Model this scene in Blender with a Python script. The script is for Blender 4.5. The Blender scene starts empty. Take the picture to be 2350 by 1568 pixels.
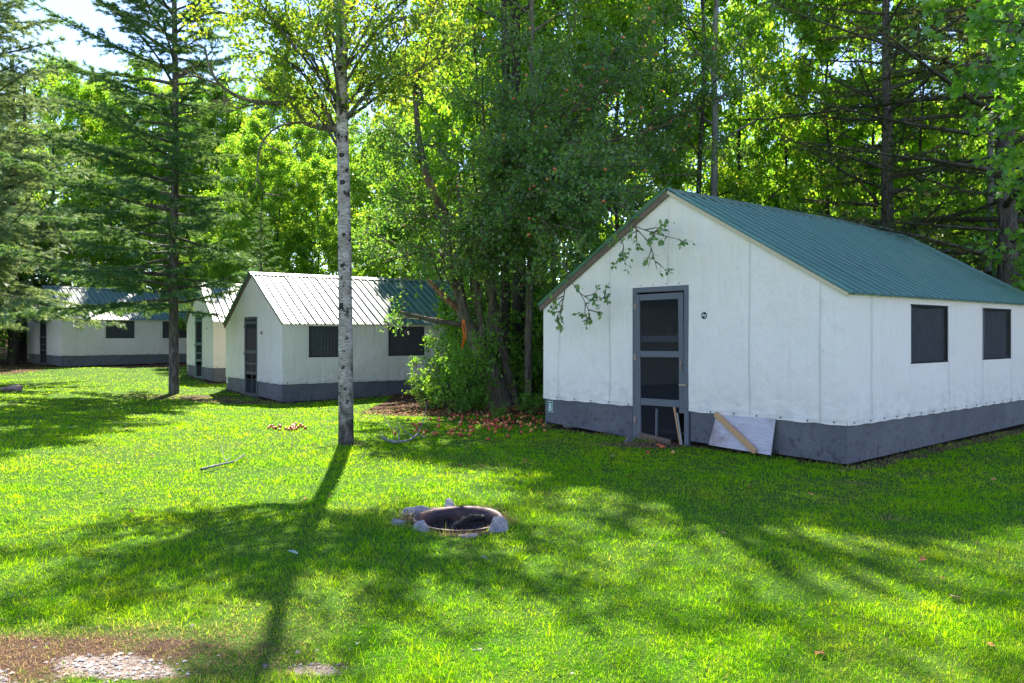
import bpy, bmesh, math, random
import numpy as np
from mathutils import Matrix, Vector, noise as mnoise

random.seed(7)
SC = bpy.context.scene
COL = SC.collection
R = math.radians

# ---------------------------------------------------------------- camera
CAM_H = 1.55
FPX, CX, HY = 1830.0, 1175.0, 765.0          # measured in the 2350 px wide view of the photograph
cam = bpy.data.cameras.new("camera")
cam.sensor_width = 36.0
cam.lens = FPX / 2350 * 36
cam.shift_y = -(784 - HY) / 2350
cam.clip_start = 0.1
cam.clip_end = 2000
camo = bpy.data.objects.new("camera", cam)
COL.objects.link(camo)
camo.location = (0, 0, CAM_H)
camo.rotation_euler = (R(90), 0, 0)
SC.camera = camo

# ---------------------------------------------------------------- light
SUN_EL, SUN_AZ = 46.0, -9.0                   # azimuth from +Y, positive to the right
sdir = Vector((math.sin(R(SUN_AZ)) * math.cos(R(SUN_EL)), math.cos(R(SUN_AZ)) * math.cos(R(SUN_EL)), math.sin(R(SUN_EL))))
world = bpy.data.worlds.new("World")
SC.world = world
world.use_nodes = True
wt = world.node_tree
wt.nodes.clear()
wo = wt.nodes.new("ShaderNodeOutputWorld")
bg = wt.nodes.new("ShaderNodeBackground")
sky = wt.nodes.new("ShaderNodeTexSky")
sky.sky_type = 'NISHITA'
sky.sun_disc = False
sky.sun_elevation = R(SUN_EL)
sky.sun_rotation = R(SUN_AZ)
sky.air_density = 0.9
sky.dust_density = 0.0
sky.ozone_density = 1.2
bg.inputs[1].default_value = 0.112
tcw = wt.nodes.new("ShaderNodeTexCoord")
mpw = wt.nodes.new("ShaderNodeMapping")
mpw.inputs['Scale'].default_value = (1.6, 1.6, 5.0)
nzw = wt.nodes.new("ShaderNodeTexNoise")
nzw.inputs['Scale'].default_value = 2.2
nzw.inputs['Detail'].default_value = 6
rmw = wt.nodes.new("ShaderNodeValToRGB")
rmw.color_ramp.elements[0].position = 0.50
rmw.color_ramp.elements[1].position = 0.75
rmw.color_ramp.elements[1].color = (0.2, 0.2, 0.2, 1)
mxw = wt.nodes.new("ShaderNodeMixRGB")
mxw.inputs[2].default_value = (4.0, 4.4, 5.2, 1)
wt.links.new(tcw.outputs['Generated'], mpw.inputs[0])
wt.links.new(mpw.outputs[0], nzw.inputs['Vector'])
wt.links.new(nzw.outputs['Fac'], rmw.inputs[0])
wt.links.new(rmw.outputs[0], mxw.inputs[0])
wt.links.new(sky.outputs[0], mxw.inputs[1])
tnw = wt.nodes.new("ShaderNodeMixRGB"); tnw.blend_type = 'MULTIPLY'; tnw.inputs[0].default_value = 1.0
tnw.inputs[2].default_value = (.93, .88, 1.0, 1)
wt.links.new(mxw.outputs[0], tnw.inputs[1])
wt.links.new(tnw.outputs[0], bg.inputs[0])
wt.links.new(bg.outputs[0], wo.inputs[0])

sun = bpy.data.lights.new("sun", 'SUN')
sun.energy = 5.0
sun.angle = R(0.55)
sun.color = (1.0, 0.93, 0.80)
suno = bpy.data.objects.new("sun", sun)
COL.objects.link(suno)
suno.rotation_euler = sdir.to_track_quat('Z', 'Y').to_euler()

SC.view_settings.view_transform = 'Standard'
SC.view_settings.look = 'None'
SC.view_settings.gamma = 1.0
SC.view_settings.use_curve_mapping = False
SC.view_settings.exposure = 1.85
SC.render.engine = 'CYCLES'
SC.cycles.use_denoising = True
SC.cycles.max_bounces = 10
SC.cycles.transparent_max_bounces = 16
SC.cycles.sample_clamp_indirect = 6

# ---------------------------------------------------------------- terrain and picture rays
PIT = (0.0, 0.0)
def smooth(a, b, t):
    t = np.clip((t - a) / (b - a), 0, 1)
    return t * t * (3 - 2 * t)

def terrain(x, y):
    x = np.asarray(x, float); y = np.asarray(y, float)
    z = -0.22 * np.exp(-((x + 5.5) ** 2 + (y - 20.5) ** 2) / (2 * 3.6 ** 2))
    z = z + 0.13 * smooth(27, 33, y) * smooth(-8, -14, x)
    z = z - 0.05 * np.exp(-((x + 10) ** 2 + (y - 26) ** 2) / (2 * 2.5 ** 2))
    z = z + 1.8 * smooth(34, 75, y) + 1.5 * smooth(75, 200, y)
    z = z + 0.018 * np.sin(x * 0.9 + 1.3) * np.cos(y * 0.7) + 0.010 * np.sin(x * 2.3) * np.sin(y * 1.9 + 0.5)
    if PIT != (0.0, 0.0):
        r = np.hypot(x - PIT[0], y - PIT[1])
        z = z - 0.12 * (1 - smooth(0.27, 0.335, r))
    return z

def P(px, py, D):
    return np.array([(px - CX) / FPX * D, D, CAM_H - (py - HY) / FPX * D])

def G(px, py):
    D = CAM_H * FPX / max(py - HY, 5)
    for _ in range(12):
        z = float(terrain((px - CX) / FPX * D, D))
        D = 0.5 * D + 0.5 * (CAM_H - z) * FPX / max(py - HY, 5)
    return np.array([(px - CX) / FPX * D, D, float(terrain((px - CX) / FPX * D, D))])

_p = G(1052, 1197)
PIT = (float(_p[0]), float(_p[1]))

# ---------------------------------------------------------------- object helpers
def tag(o, label=None, cat=None, group=None, kind=None):
    if label: o["label"] = label
    if cat: o["category"] = cat
    if group: o["group"] = group
    if kind: o["kind"] = kind
    return o

def empty(name, loc=(0, 0, 0), rz=0.0):
    o = bpy.data.objects.new(name, None)
    o.empty_display_size = 0.2
    COL.objects.link(o)
    o.location = loc
    o.rotation_euler = (0, 0, rz)
    return o

def link(name, me, parent=None):
    o = bpy.data.objects.new(name, me)
    COL.objects.link(o)
    if parent is not None: o.parent = parent
    return o

def copy_tree(o, parent=None):
    c = o.copy()
    COL.objects.link(c)
    c.parent = parent
    for ch in o.children:
        copy_tree(ch, c)
    return c

def np_mesh(name, verts, faces, mat=None, attrs=None, smooth_shade=False, mat_idx=None):
    """verts Nx3, faces MxK (single K) or list of such arrays"""
    me = bpy.data.meshes.new(name)
    if not isinstance(faces, list): faces = [faces]
    faces = [np.asarray(f, np.int32) for f in faces if len(f)]
    nl = sum(f.size for f in faces); nf = sum(len(f) for f in faces)
    me.vertices.add(len(verts)); me.loops.add(nl); me.polygons.add(nf)
    me.vertices.foreach_set("co", np.asarray(verts, np.float32).ravel())
    me.loops.foreach_set("vertex_index", np.concatenate([f.ravel() for f in faces]))
    tot = np.concatenate([np.full(len(f), f.shape[1], np.int32) for f in faces])
    start = np.concatenate([[0], np.cumsum(tot)[:-1]]).astype(np.int32)
    me.polygons.foreach_set("loop_start", start)
    me.polygons.foreach_set("loop_total", tot)
    if smooth_shade: me.polygons.foreach_set("use_smooth", np.ones(nf, bool))
    me.update(calc_edges=True)
    if attrs:
        for k, v in attrs.items():
            a = me.attributes.new(k, 'FLOAT', 'POINT')
            a.data.foreach_set("value", np.asarray(v, np.float32))
    if mat: me.materials.append(mat)
    return me

class MB:
    def __init__(s): s.v = []; s.f = []
    def quad(s, *pts):
        n = len(s.v); s.v += [tuple(map(float, p)) for p in pts]; s.f.append(tuple(range(n, n + len(pts)))); return s
    def box(s, c, size, rot=None, taper=0):
        n = len(s.v)
        for dx in (-.5, .5):
            for dy in (-.5, .5):
                for dz in (-.5, .5):
                    p = Vector((dx * size[0], dy * size[1], dz * size[2]))
                    if rot is not None: p = rot @ p
                    s.v.append((c[0] + p.x, c[1] + p.y, c[2] + p.z))
        for f in ((0, 1, 3, 2), (4, 6, 7, 5), (0, 4, 5, 1), (2, 3, 7, 6), (0, 2, 6, 4), (1, 5, 7, 3)):
            s.f.append(tuple(n + i for i in f))
        return s
    def bar(s, a, b, w, h, up=(0, 0, 1)):
        a = Vector(a); b = Vector(b); d = (b - a); L = d.length; d.normalize()
        u = Vector(up); sd = d.cross(u)
        if sd.length < 1e-4: sd = Vector((1, 0, 0))
        sd.normalize(); u = sd.cross(d)
        M = Matrix((d, sd, u)).transposed()
        return s.box((a + b) / 2, (L, w, h), M)
    def disc(s, c, r, n=10, normal=(0, -1, 0), h=0.004):
        nrm = Vector(normal).normalized()
        t = nrm.cross(Vector((0, 0, 1)));  t.normalize(); b = t.cross(nrm)
        k = len(s.v); c = Vector(c)
        for off in (0, h):
            for i in range(n):
                a = 2 * math.pi * i / n
                s.v.append(tuple(c + nrm * off + (t * math.cos(a) + b * math.sin(a)) * r))
        s.f.append(tuple(k + n + i for i in range(n)))
        for i in range(n):
            j = (i + 1) % n
            s.f.append((k + i, k + j, k + n + j, k + n + i))
        return s
    def ring(s, c, r0, r1, n=18, normal=(0, -1, 0), sy=1.0):
        nrm = Vector(normal).normalized()
        t = nrm.cross(Vector((0, 0, 1))); t.normalize(); b = t.cross(nrm)
        k = len(s.v); c = Vector(c)
        for r in (r0, r1):
            for i in range(n):
                a = 2 * math.pi * i / n
                s.v.append(tuple(c + (t * math.cos(a) * r + b * math.sin(a) * r * sy)))
        for i in range(n):
            j = (i + 1) % n
            s.f.append((k + i, k + j, k + n + j, k + n + i))
        return s
    def mesh(s, name, mat, bevel=0.0, smooth_shade=False):
        me = bpy.data.meshes.new(name)
        me.from_pydata(s.v, [], s.f)
        if bevel:
            bm = bmesh.new(); bm.from_mesh(me)
            bmesh.ops.bevel(bm, geom=list(bm.edges), offset=bevel, segments=1, affect='EDGES', profile=0.5)
            bm.to_mesh(me); bm.free()
        if mat: me.materials.append(mat)
        if smooth_shade:
            me.polygons.foreach_set("use_smooth", [True] * len(me.polygons))
        me.update()
        return me
    def build(s, name, mat, parent=None, bevel=0.0, smooth_shade=False):
        return link(name, s.mesh(name, mat, bevel, smooth_shade), parent)

# ---------------------------------------------------------------- materials
def newmat(name):
    m = bpy.data.materials.new(name); m.use_nodes = True
    m.node_tree.nodes.clear()
    return m, m.node_tree

class NT:
    def __init__(s, name):
        s.m, s.t = newmat(name); s.out = s.n("ShaderNodeOutputMaterial")
    def n(s, typ, **kw):
        nd = s.t.nodes.new(typ)
        for k, v in kw.items():
            if k.startswith("_"): setattr(nd, k[1:], v)
            else:
                key = k.replace("__", " ")
                if isinstance(v, bpy.types.NodeSocket): s.t.links.new(v, nd.inputs[key])
                else: nd.inputs[key].default_value = v
        return nd
    def l(s, a, b): s.t.links.new(a, b)
    def coord(s, scale=(1, 1, 1), kind='Object'):
        tc = s.n("ShaderNodeTexCoord"); mp = s.n("ShaderNodeMapping")
        mp.inputs['Scale'].default_value = scale
        s.l(tc.outputs[kind], mp.inputs[0]); return mp.outputs[0]
    def pos(s, scale=(1, 1, 1)):
        g = s.n("ShaderNodeNewGeometry"); mp = s.n("ShaderNodeMapping")
        mp.inputs['Scale'].default_value = scale
        s.l(g.outputs['Position'], mp.inputs[0]); return mp.outputs[0]
    def noise(s, vec, scale, detail=4, rough=0.55, dist=0.0):
        return s.n("ShaderNodeTexNoise", Vector=vec, Scale=scale, Detail=detail, Roughness=rough, Distortion=dist).outputs['Fac']
    def ramp(s, fac, stops, interp='LINEAR'):
        r = s.t.nodes.new("ShaderNodeValToRGB"); r.color_ramp.interpolation = interp
        el = r.color_ramp.elements
        while len(el) < len(stops): el.new(0.5)
        for e, (p, c) in zip(el, stops):
            e.position = p; e.color = (c if isinstance(c, tuple) else (c, c, c)) + (1,) if not (isinstance(c, tuple) and len(c) == 4) else c
        s.l(fac, r.inputs[0]); return r.outputs[0]
    def mix(s, fac, a, b, mode='MIX'):
        m = s.t.nodes.new("ShaderNodeMixRGB"); m.blend_type = mode
        for sock, v in zip(m.inputs, (fac, a, b)):
            if isinstance(v, bpy.types.NodeSocket): s.l(v, sock)
            elif isinstance(v, tuple): sock.default_value = v + (1,) if len(v) == 3 else v
            else: sock.default_value = v
        return m.outputs[0]
    def math(s, op, a, b=0.0, clamp=False):
        m = s.t.nodes.new("ShaderNodeMath"); m.operation = op; m.use_clamp = clamp
        for sock, v in zip(m.inputs, (a, b)):
            if isinstance(v, bpy.types.NodeSocket): s.l(v, sock)
            else: sock.default_value = v
        return m.outputs[0]
    def attr(s, name):
        a = s.t.nodes.new("ShaderNodeAttribute"); a.attribute_name = name; return a.outputs['Fac']
    def bump(s, h, strength=0.3, dist=0.01):
        b = s.n("ShaderNodeBump", Strength=strength, Distance=dist); s.l(h, b.inputs['Height']); return b.outputs[0]
    def pbsdf(s, color, rough=0.7, spec=0.3, normal=None, metal=0.0, **kw):
        b = s.t.nodes.new("ShaderNodeBsdfPrincipled")
        for k, v in (("Base Color", color), ("Roughness", rough), ("Specular IOR Level", spec), ("Metallic", metal)):
            if isinstance(v, bpy.types.NodeSocket): s.l(v, b.inputs[k])
            else: b.inputs[k].default_value = (v + (1,)) if isinstance(v, tuple) and len(v) == 3 else v
        if normal is not None: s.l(normal, b.inputs['Normal'])
        return b.outputs[0]
    def done(s, shader): s.l(shader, s.out.inputs[0]); return s.m

def leaf_mat(name, refl_stops, trans_stops, gloss=0.10, nscale=0.7, tr=0.5, rough=0.45):
    t = NT(name)
    r = t.attr("rnd")
    big = t.noise(t.pos(), nscale, 3)
    f = t.math('ADD', t.math('MULTIPLY', r, 0.65), t.math('MULTIPLY', t.math('SUBTRACT', big, 0.3), 0.9), True)
    dc = t.ramp(f, refl_stops); tc = t.ramp(f, trans_stops)
    d = t.n("ShaderNodeBsdfDiffuse", Color=dc); tl = t.n("ShaderNodeBsdfTranslucent", Color=tc)
    mx = t.n("ShaderNodeMixShader"); mx.inputs[0].default_value = tr
    t.l(d.outputs[0], mx.inputs[1]); t.l(tl.outputs[0], mx.inputs[2])
    g = t.n("ShaderNodeBsdfGlossy", Color=(1, 1, 1, 1), Roughness=rough)
    mx2 = t.n("ShaderNodeMixShader"); mx2.inputs[0].default_value = gloss
    t.l(mx.outputs[0], mx2.inputs[1]); t.l(g.outputs[0], mx2.inputs[2])
    return t.done(mx2.outputs[0])

M = {}
M['leaf_forest'] = leaf_mat("leaf_forest", [(0, (.030, .10, .012)), (.5, (.075, .19, .014)), (.8, (.14, .27, .02)), (1, (.28, .28, .03))],
                            [(0, (.16, .42, .02)), (.45, (.38, .76, .03)), (.8, (.72, .92, .05)), (1, (.90, .80, .06))], gloss=0.03)
M['leaf_birch'] = leaf_mat("leaf_birch", [(0, (.035, .10, .012)), (.45, (.07, .15, .015)), (.8, (.15, .21, .02)), (1, (.26, .20, .03))],
                           [(0, (.16, .38, .02)), (.45, (.38, .60, .03)), (.8, (.70, .76, .04)), (1, (.82, .60, .05))], gloss=0.04)
M['leaf_apple'] = leaf_mat("leaf_apple", [(0, (0.033, 0.095, 0.024)), (.6, (0.073, 0.156, 0.033)), (.9, (0.134, 0.223, 0.033)), (1, (0.246, 0.268, 0.045))],
                           [(0, (0.104, 0.286, 0.026)), (.6, (0.260, 0.546, 0.039)), (1, (0.650, 0.806, 0.065))], gloss=0.045, tr=0.42)
M['leaf_maple'] = leaf_mat("leaf_maple", [(0, (.04, .12, .012)), (.6, (.08, .20, .016)), (1, (.15, .26, .02))],
                           [(0, (.16, .45, .02)), (.6, (.34, .68, .03)), (1, (.62, .80, .04))], gloss=0.05, tr=0.5)
M['leaf_shrub'] = leaf_mat("leaf_shrub", [(0, (0.052, 0.156, 0.018)), (.6, (0.104, 0.260, 0.026)), (1, (0.208, 0.364, 0.039))],
                           [(0, (0.165, 0.418, 0.022)), (.6, (0.352, 0.660, 0.033)), (1, (0.660, 0.836, 0.044))], gloss=0.035)
M['needle'] = leaf_mat("needle", [(0, (0.038, 0.120, 0.054)), (.6, (0.087, 0.207, 0.076)), (1, (0.177, 0.245, 0.068))],
                       [(0, (0.095, 0.262, 0.071)), (1, (0.405, 0.595, 0.095))], gloss=0.025, tr=0.3)
M['needle_blue'] = leaf_mat("needle_blue", [(0, (0.093, 0.174, 0.093)), (.6, (0.220, 0.325, 0.151)), (1, (0.394, 0.464, 0.209))],
                            [(0, (0.187, 0.304, 0.105)), (1, (0.538, 0.632, 0.187))], gloss=0.025, tr=0.3)
M['needle_dead'] = leaf_mat("needle_dead", [(0, (0.032, 0.073, 0.021)), (.5, (0.063, 0.095, 0.032)), (1, (0.147, 0.105, 0.052))],
                            [(0, (0.108, 0.203, 0.041)), (1, (0.324, 0.297, 0.068))], gloss=0.03, tr=0.3)

M['clover'] = leaf_mat("clover", [(0, (.03, .10, .02)), (1, (.12, .24, .03))], [(0, (.12, .34, .02)), (1, (.42, .62, .04))], gloss=0.0, tr=.4)

def bark_mat(name, c0, c1, c2, vscale=(9, 9, 1.6), bump=0.8):
    t = NT(name)
    v = t.coord(vscale)
    n1 = t.noise(v, 2.2, 7, 0.65, 0.6)
    n2 = t.noise(t.coord((1.2, 1.2, .7)), 2.0, 4)
    c = t.ramp(n1, [(.30, c0), (.52, c1), (.75, c2)])
    c = t.mix(t.ramp(n2, [(.45, 0.0), (.7, .55)]), c, (c1[0] * .9, c1[1] * 1.25, c1[2] * .8))
    return t.done(t.pbsdf(c, .9, .15, t.bump(n1, bump, .03)))
M['bark'] = bark_mat("bark", (.022, .018, .015), (.10, .085, .072), (.24, .215, .19))
M['bark_apple'] = bark_mat("bark_apple", (.03, .024, .019), (.14, .11, .085), (.30, .25, .20))
M['bark_forest'] = bark_mat("bark_forest", (.015, .013, .010), (.05, .042, .033), (.12, .105, .085))
M['bark_grey'] = bark_mat("bark_grey", (.09, .085, .08), (.22, .21, .20), (.40, .39, .37))
M['bark_torn'] = bark_mat("bark_torn", (.05, .03, .02), (.22, .12, .07), (.42, .28, .18))
def birch():
    t = NT("birch_bark")
    v = t.coord((3.0, 3.0, 34))
    n1 = t.noise(v, 3.4, 6, 0.75)
    dash = t.ramp(n1, [(.49, 0.0), (.56, 1.0)])
    g = t.noise(t.coord((1, 1, 2.0)), 3.0, 6, .6)
    base = t.ramp(g, [(.3, (.26, .20, .16)), (.55, (.46, .40, .36)), (.8, (.68, .64, .60))])
    c = t.mix(t.math('MULTIPLY', dash, .75), base, (.06, .05, .045))
    pt = t.ramp(t.noise(t.coord((3, 3, 3.2)), 2.6, 7, .7), [(.555, 0.0), (.60, 1.0)])
    c = t.mix(pt, c, (.022, .018, .016))
    # rough dark foot and dark upper part where bark is old
    sep = t.n("ShaderNodeSeparateXYZ"); t.l(t.coord(), sep.inputs[0])
    zz = t.math('ADD', sep.outputs[2], t.math('MULTIPLY', t.math('SUBTRACT', t.noise(t.coord((6, 6, 3)), 2, 5), .5), 2.2))
    foot = t.ramp(zz, [(.15, 1.0), (1.15, 0.0)])
    fn = t.noise(t.coord((12, 12, 3)), 2.5, 6, .7)
    fc = t.ramp(fn, [(.35, (.02, .016, .014)), (.6, (.08, .07, .06)), (.8, (.3, .28, .26))])
    c = t.mix(foot, c, fc)
    return t.done(t.pbsdf(c, .75, .25, t.bump(t.mix(foot, n1, fn), .5, .02)))
M['birch'] = birch()

def canvas_mat(name, tint=(.88, .80, .72), dirt=.25, yellow=.0):
    t = NT(name)
    o = t.coord()
    n = t.noise(o, 1.1, 6, .62)
    c = t.mix(t.ramp(n, [(.35, 0.0), (.75, dirt)]), tint, (tint[0] * .72, tint[1] * .70, tint[2] * .62))
    sep = t.n("ShaderNodeSeparateXYZ"); t.l(o, sep.inputs[0])
    # grime along the lower hem, yellowed cloth towards the roof
    low = t.math('MULTIPLY', t.ramp(sep.outputs[2], [(.45, 1.0), (.95, 0.0)]), t.ramp(t.noise(t.coord((2, 2, 5)), 2.2, 6), [(.42, 0.0), (.75, 0.55)]))
    c = t.mix(low, c, (.40, .38, .36))
    hi = t.math('MULTIPLY', t.ramp(t.math('MULTIPLY', sep.outputs[2], .3), [(.40, 0.0), (.95, 1.0)]), t.ramp(t.noise(t.coord((3, 3, .6)), 1.6, 4), [(.3, .2), (.7, .9)]))
    c = t.mix(t.math('MULTIPLY', hi, .55 + yellow), c, (.74, .66, .44))
    streak = t.noise(t.coord((7, 7, .35)), 2.0, 5, .6)
    c = t.mix(t.ramp(streak, [(.52, 0.0), (.8, .22)]), c, (.55, .53, .48))
    spots = t.ramp(t.noise(o, 9, 2), [(.73, 0.0), (.78, .5)])
    c = t.mix(spots, c, (.5, .5, .5))
    h = t.math('ADD', t.math('MULTIPLY', t.noise(t.coord((2.2, 2.2, 1.4)), 2.4, 4, .5, .3), 1.0), t.math('MULTIPLY', t.noise(o, 220, 2), .02))
    d = t.pbsdf(c, .85, .2, t.bump(h, .6, .06))
    tl = t.n("ShaderNodeBsdfTranslucent"); tl.inputs[0].default_value = (.75, .72, .6, 1)
    mx = t.n("ShaderNodeMixShader"); mx.inputs[0].default_value = .05
    t.l(d, mx.inputs[1]); t.l(tl.outputs[0], mx.inputs[2])
    return t.done(mx.outputs[0])
M['canvas'] = canvas_mat("canvas", dirt=.12)
M['canvas_old'] = canvas_mat("canvas_old", (.76, .71, .63), .40, .15)

def skirt_mat():
    t = NT("skirt_paint")
    o = t.coord()
    rough = t.noise(o, 26, 6, .7)
    c = t.mix(t.ramp(t.noise(o, 1.6, 5), [(.35, 0.0), (.7, 1.0)]), (.100, .104, .118), (.145, .146, .158))
    sep = t.n("ShaderNodeSeparateXYZ"); t.l(o, sep.inputs[0])
    low = t.math('MULTIPLY', t.ramp(sep.outputs[2], [(.02, 1.0), (.42, 0.30)]), t.ramp(t.noise(o, 11, 9, .82), [(.52, 0.0), (.60, .85)]))
    c = t.mix(low, c, (.035, .028, .022))
    chip = t.ramp(t.noise(t.coord((1, 1, 1.4)), 30, 3, .6), [(.72, 0.0), (.75, 1.0)])
    c = t.mix(t.math('MULTIPLY', chip, .7), c, (.42, .40, .37))
    return t.done(t.pbsdf(c, .72, .3, t.bump(rough, .8, .012)))
M['skirt'] = skirt_mat()
def paintwood(name, c, worn=(.30, .25, .2), amt=.6, rough=.6):
    t = NT(name)
    n = t.noise(t.coord((14, 14, 2)), 3, 6, .7)
    m = t.ramp(n, [(.58, 0.0), (.72, amt)])
    cc = t.mix(m, c, worn)
    return t.done(t.pbsdf(cc, rough, .35, t.bump(n, .25, .004)))
M['door_paint'] = paintwood("door_paint", (.115, .122, .14), (.30, .28, .25), .35)
M['door_green'] = paintwood("door_green", (.10, .17, .14), (.3, .3, .25), .3)
M['door_dark'] = paintwood("door_dark", (.07, .075, .08), (.2, .18, .16), .3)
def wood(name, a, b, scale=(3, 40, 40), stain=None):
    t = NT(name)
    n = t.noise(t.coord(scale), 1.5, 6, .65, .6)
    c = t.mix(n, a, b)
    c = t.ramp(n, [(.3, a), (.7, b)])
    if stain:
        c = t.mix(t.ramp(t.noise(t.coord(), 3.2, 5), [(.48, 0.0), (.66, .8)]), c, stain)
    return t.done(t.pbsdf(c, .75, .2, t.bump(n, .4, .003)))
M['ply'] = wood("weathered_plywood", (.40, .36, .38), (.58, .55, .58), (5, 5, 60), (.24, .17, .15))
M['pine'] = wood("pine_wood", (.42, .22, .10), (.62, .38, .20), (3, 60, 60))
M['rake'] = wood("rake_wood", (.10, .065, .045), (.22, .16, .12), (4, 30, 30))
M['rafter'] = wood("pale_rafter", (.46, .38, .24), (.62, .54, .38), (4, 30, 30))
M['rake_grey'] = wood("rake_grey", (.26, .24, .21), (.42, .40, .36), (4, 30, 30))

def screen_mat(op=.5):
    t = NT("insect_screen")
    d = t.n("ShaderNodeBsdfDiffuse", Color=(.035, .037, .042, 1))
    tr = t.n("ShaderNodeBsdfTransparent")
    mx = t.n("ShaderNodeMixShader"); mx.inputs[0].default_value = 1 - op
    t.l(d.outputs[0], mx.inputs[1]); t.l(tr.outputs[0], mx.inputs[2])
    return t.done(mx.outputs[0])
M['screen'] = screen_mat()
M['screen_dense'] = screen_mat(.9)
def simple(name, c, rough=.7, spec=.3, metal=0.0, nscale=8, var=.3, bump=.15):
    t = NT(name)
    n = t.noise(t.coord(), nscale, 5)
    cc = t.mix(n, tuple(x * (1 - var) for x in c), tuple(min(1, x * (1 + var)) for x in c))
    return t.done(t.pbsdf(cc, rough, spec, t.bump(n, bump, .01), metal))
M['curtain'] = simple("curtain", (.20, .20, .21), .9, .1)
M['curtain_black'] = simple("black_hem", (.02, .02, .022), .8, .2)
M['interior'] = simple("interior", (.06, .05, .04), .9, .1)
M['grommet'] = simple("grommet", (.06, .05, .045), .5, .5, .5)
M['seam'] = simple("seam_thread", (.55, .54, .52), .8)
M['hinge'] = simple("hinge", (.34, .24, .20), .5, .5, .5, 40, .5)
M['sign_green'] = simple("sign_green", (.02, .17, .09), .5)
M['sign_white'] = simple("sign_white", (.75, .76, .76), .5, var=.05)
M['sign_cream'] = simple("sign_cream", (.70, .68, .58), .5, var=.1)
M['ink'] = simple("ink", (.025, .025, .03), .6, var=.1)
M['ribbon'] = simple("ribbon", (.80, .17, .01), .5, var=.1)

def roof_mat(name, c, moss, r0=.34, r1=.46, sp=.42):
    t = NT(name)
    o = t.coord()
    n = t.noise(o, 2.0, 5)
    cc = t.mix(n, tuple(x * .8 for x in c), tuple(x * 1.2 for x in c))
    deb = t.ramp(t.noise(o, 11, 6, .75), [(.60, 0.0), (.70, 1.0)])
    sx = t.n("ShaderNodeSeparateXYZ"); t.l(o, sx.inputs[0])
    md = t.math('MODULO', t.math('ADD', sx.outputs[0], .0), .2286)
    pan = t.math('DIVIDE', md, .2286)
    rib_shade = t.ramp(pan, [(0.0, .55), (.06, .1), (.18, .1), (.25, .9), (.36, .25), (.60, .15), (.74, .5), (.92, .15), (1, .5)])  # groove shade beside each rib, painted into the colour as dark bands
    rib_shade = t.math('MULTIPLY', rib_shade, t.ramp(t.noise(t.coord((1, .5, 1)), 1.7, 4), [(.25, .35), (.7, 1.0)]))
    cc = t.mix(rib_shade, cc, tuple(x * .28 for x in c))
    rib_light = t.ramp(pan, [(.03, 0.0), (.08, .75), (.16, .75), (.21, 0.0)])  # bright rib tops painted in, standing for the light they catch
    cc = t.mix(rib_light, cc, (.17, .32, .27))
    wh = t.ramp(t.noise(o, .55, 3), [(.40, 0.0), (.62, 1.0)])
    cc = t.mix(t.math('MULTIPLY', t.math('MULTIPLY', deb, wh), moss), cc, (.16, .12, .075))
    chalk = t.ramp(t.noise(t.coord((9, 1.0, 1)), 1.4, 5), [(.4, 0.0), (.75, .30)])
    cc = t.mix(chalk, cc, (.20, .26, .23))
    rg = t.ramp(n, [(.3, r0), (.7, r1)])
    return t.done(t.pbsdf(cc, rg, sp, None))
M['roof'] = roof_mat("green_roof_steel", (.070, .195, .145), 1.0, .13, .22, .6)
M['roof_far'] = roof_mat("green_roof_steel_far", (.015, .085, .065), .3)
M['cap'] = simple("ridge_cap_steel", (.07, .11, .09), .5, .5, 0, 5, .4)
M['screw'] = simple("screw", (.02, .05, .045), .5, .5)

def rock_mat(name, a, b, c):
    t = NT(name)
    o = t.coord()
    n = t.noise(o, 9, 7, .65)
    cc = t.ramp(n, [(.3, a), (.5, b), (.72, c)])
    return t.done(t.pbsdf(cc, .85, .25, t.bump(t.noise(o, 22, 8, .7), .9, .02)))
M['rock'] = rock_mat("rock", (.13, .12, .13), (.27, .25, .26), (.42, .38, .37))
M['rock_dark'] = rock_mat("rock_dark", (.03, .035, .05), (.07, .08, .11), (.16, .16, .18))
M['rock_red'] = rock_mat("rock_red", (.16, .10, .09), (.32, .22, .20), (.40, .33, .32))
M['char'] = rock_mat("char", (.004, .004, .004), (.015, .013, .012), (.09, .08, .07))
def rust():
    t = NT("scorched_steel")
    n = t.noise(t.coord(), 6, 7, .7)
    c = t.ramp(n, [(.35, (.016, .012, .013)), (.5, (.07, .036, .034)), (.68, (.22, .11, .09))])
    return t.done(t.pbsdf(c, t.ramp(n, [(.3, .35), (.7, .7)]), .5, t.bump(n, .3, .005), .4))
M['rust'] = rust()
def apple_mat():
    t = NT("apple_skin")
    oi = t.n("ShaderNodeObjectInfo")
    c = t.ramp(oi.outputs['Random'], [(0, (.36, .02, .02)), (.55, (.50, .06, .03)), (.85, (.60, .20, .05)), (1, (.52, .36, .10))])
    n = t.noise(t.coord(), 18, 3)
    c = t.mix(t.ramp(n, [(.5, 0.0), (.7, .5)]), c, (.6, .33, .08))
    return t.done(t.pbsdf(c, .4, .4))
M['apple'] = apple_mat()
def fallen_mat():
    t = NT("fallen_leaf")
    oi = t.n("ShaderNodeObjectInfo")
    c = t.ramp(oi.outputs['Random'], [(0, (.22, .09, .03)), (.4, (.38, .16, .05)), (.7, (.50, .32, .08)), (1, (.20, .13, .08))])
    return t.done(t.pbsdf(c, .8, .2))
M['fallen'] = fallen_mat()
M['leaf_pale'] = simple("pale_leaf", (.30, .42, .30), .7)

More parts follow.
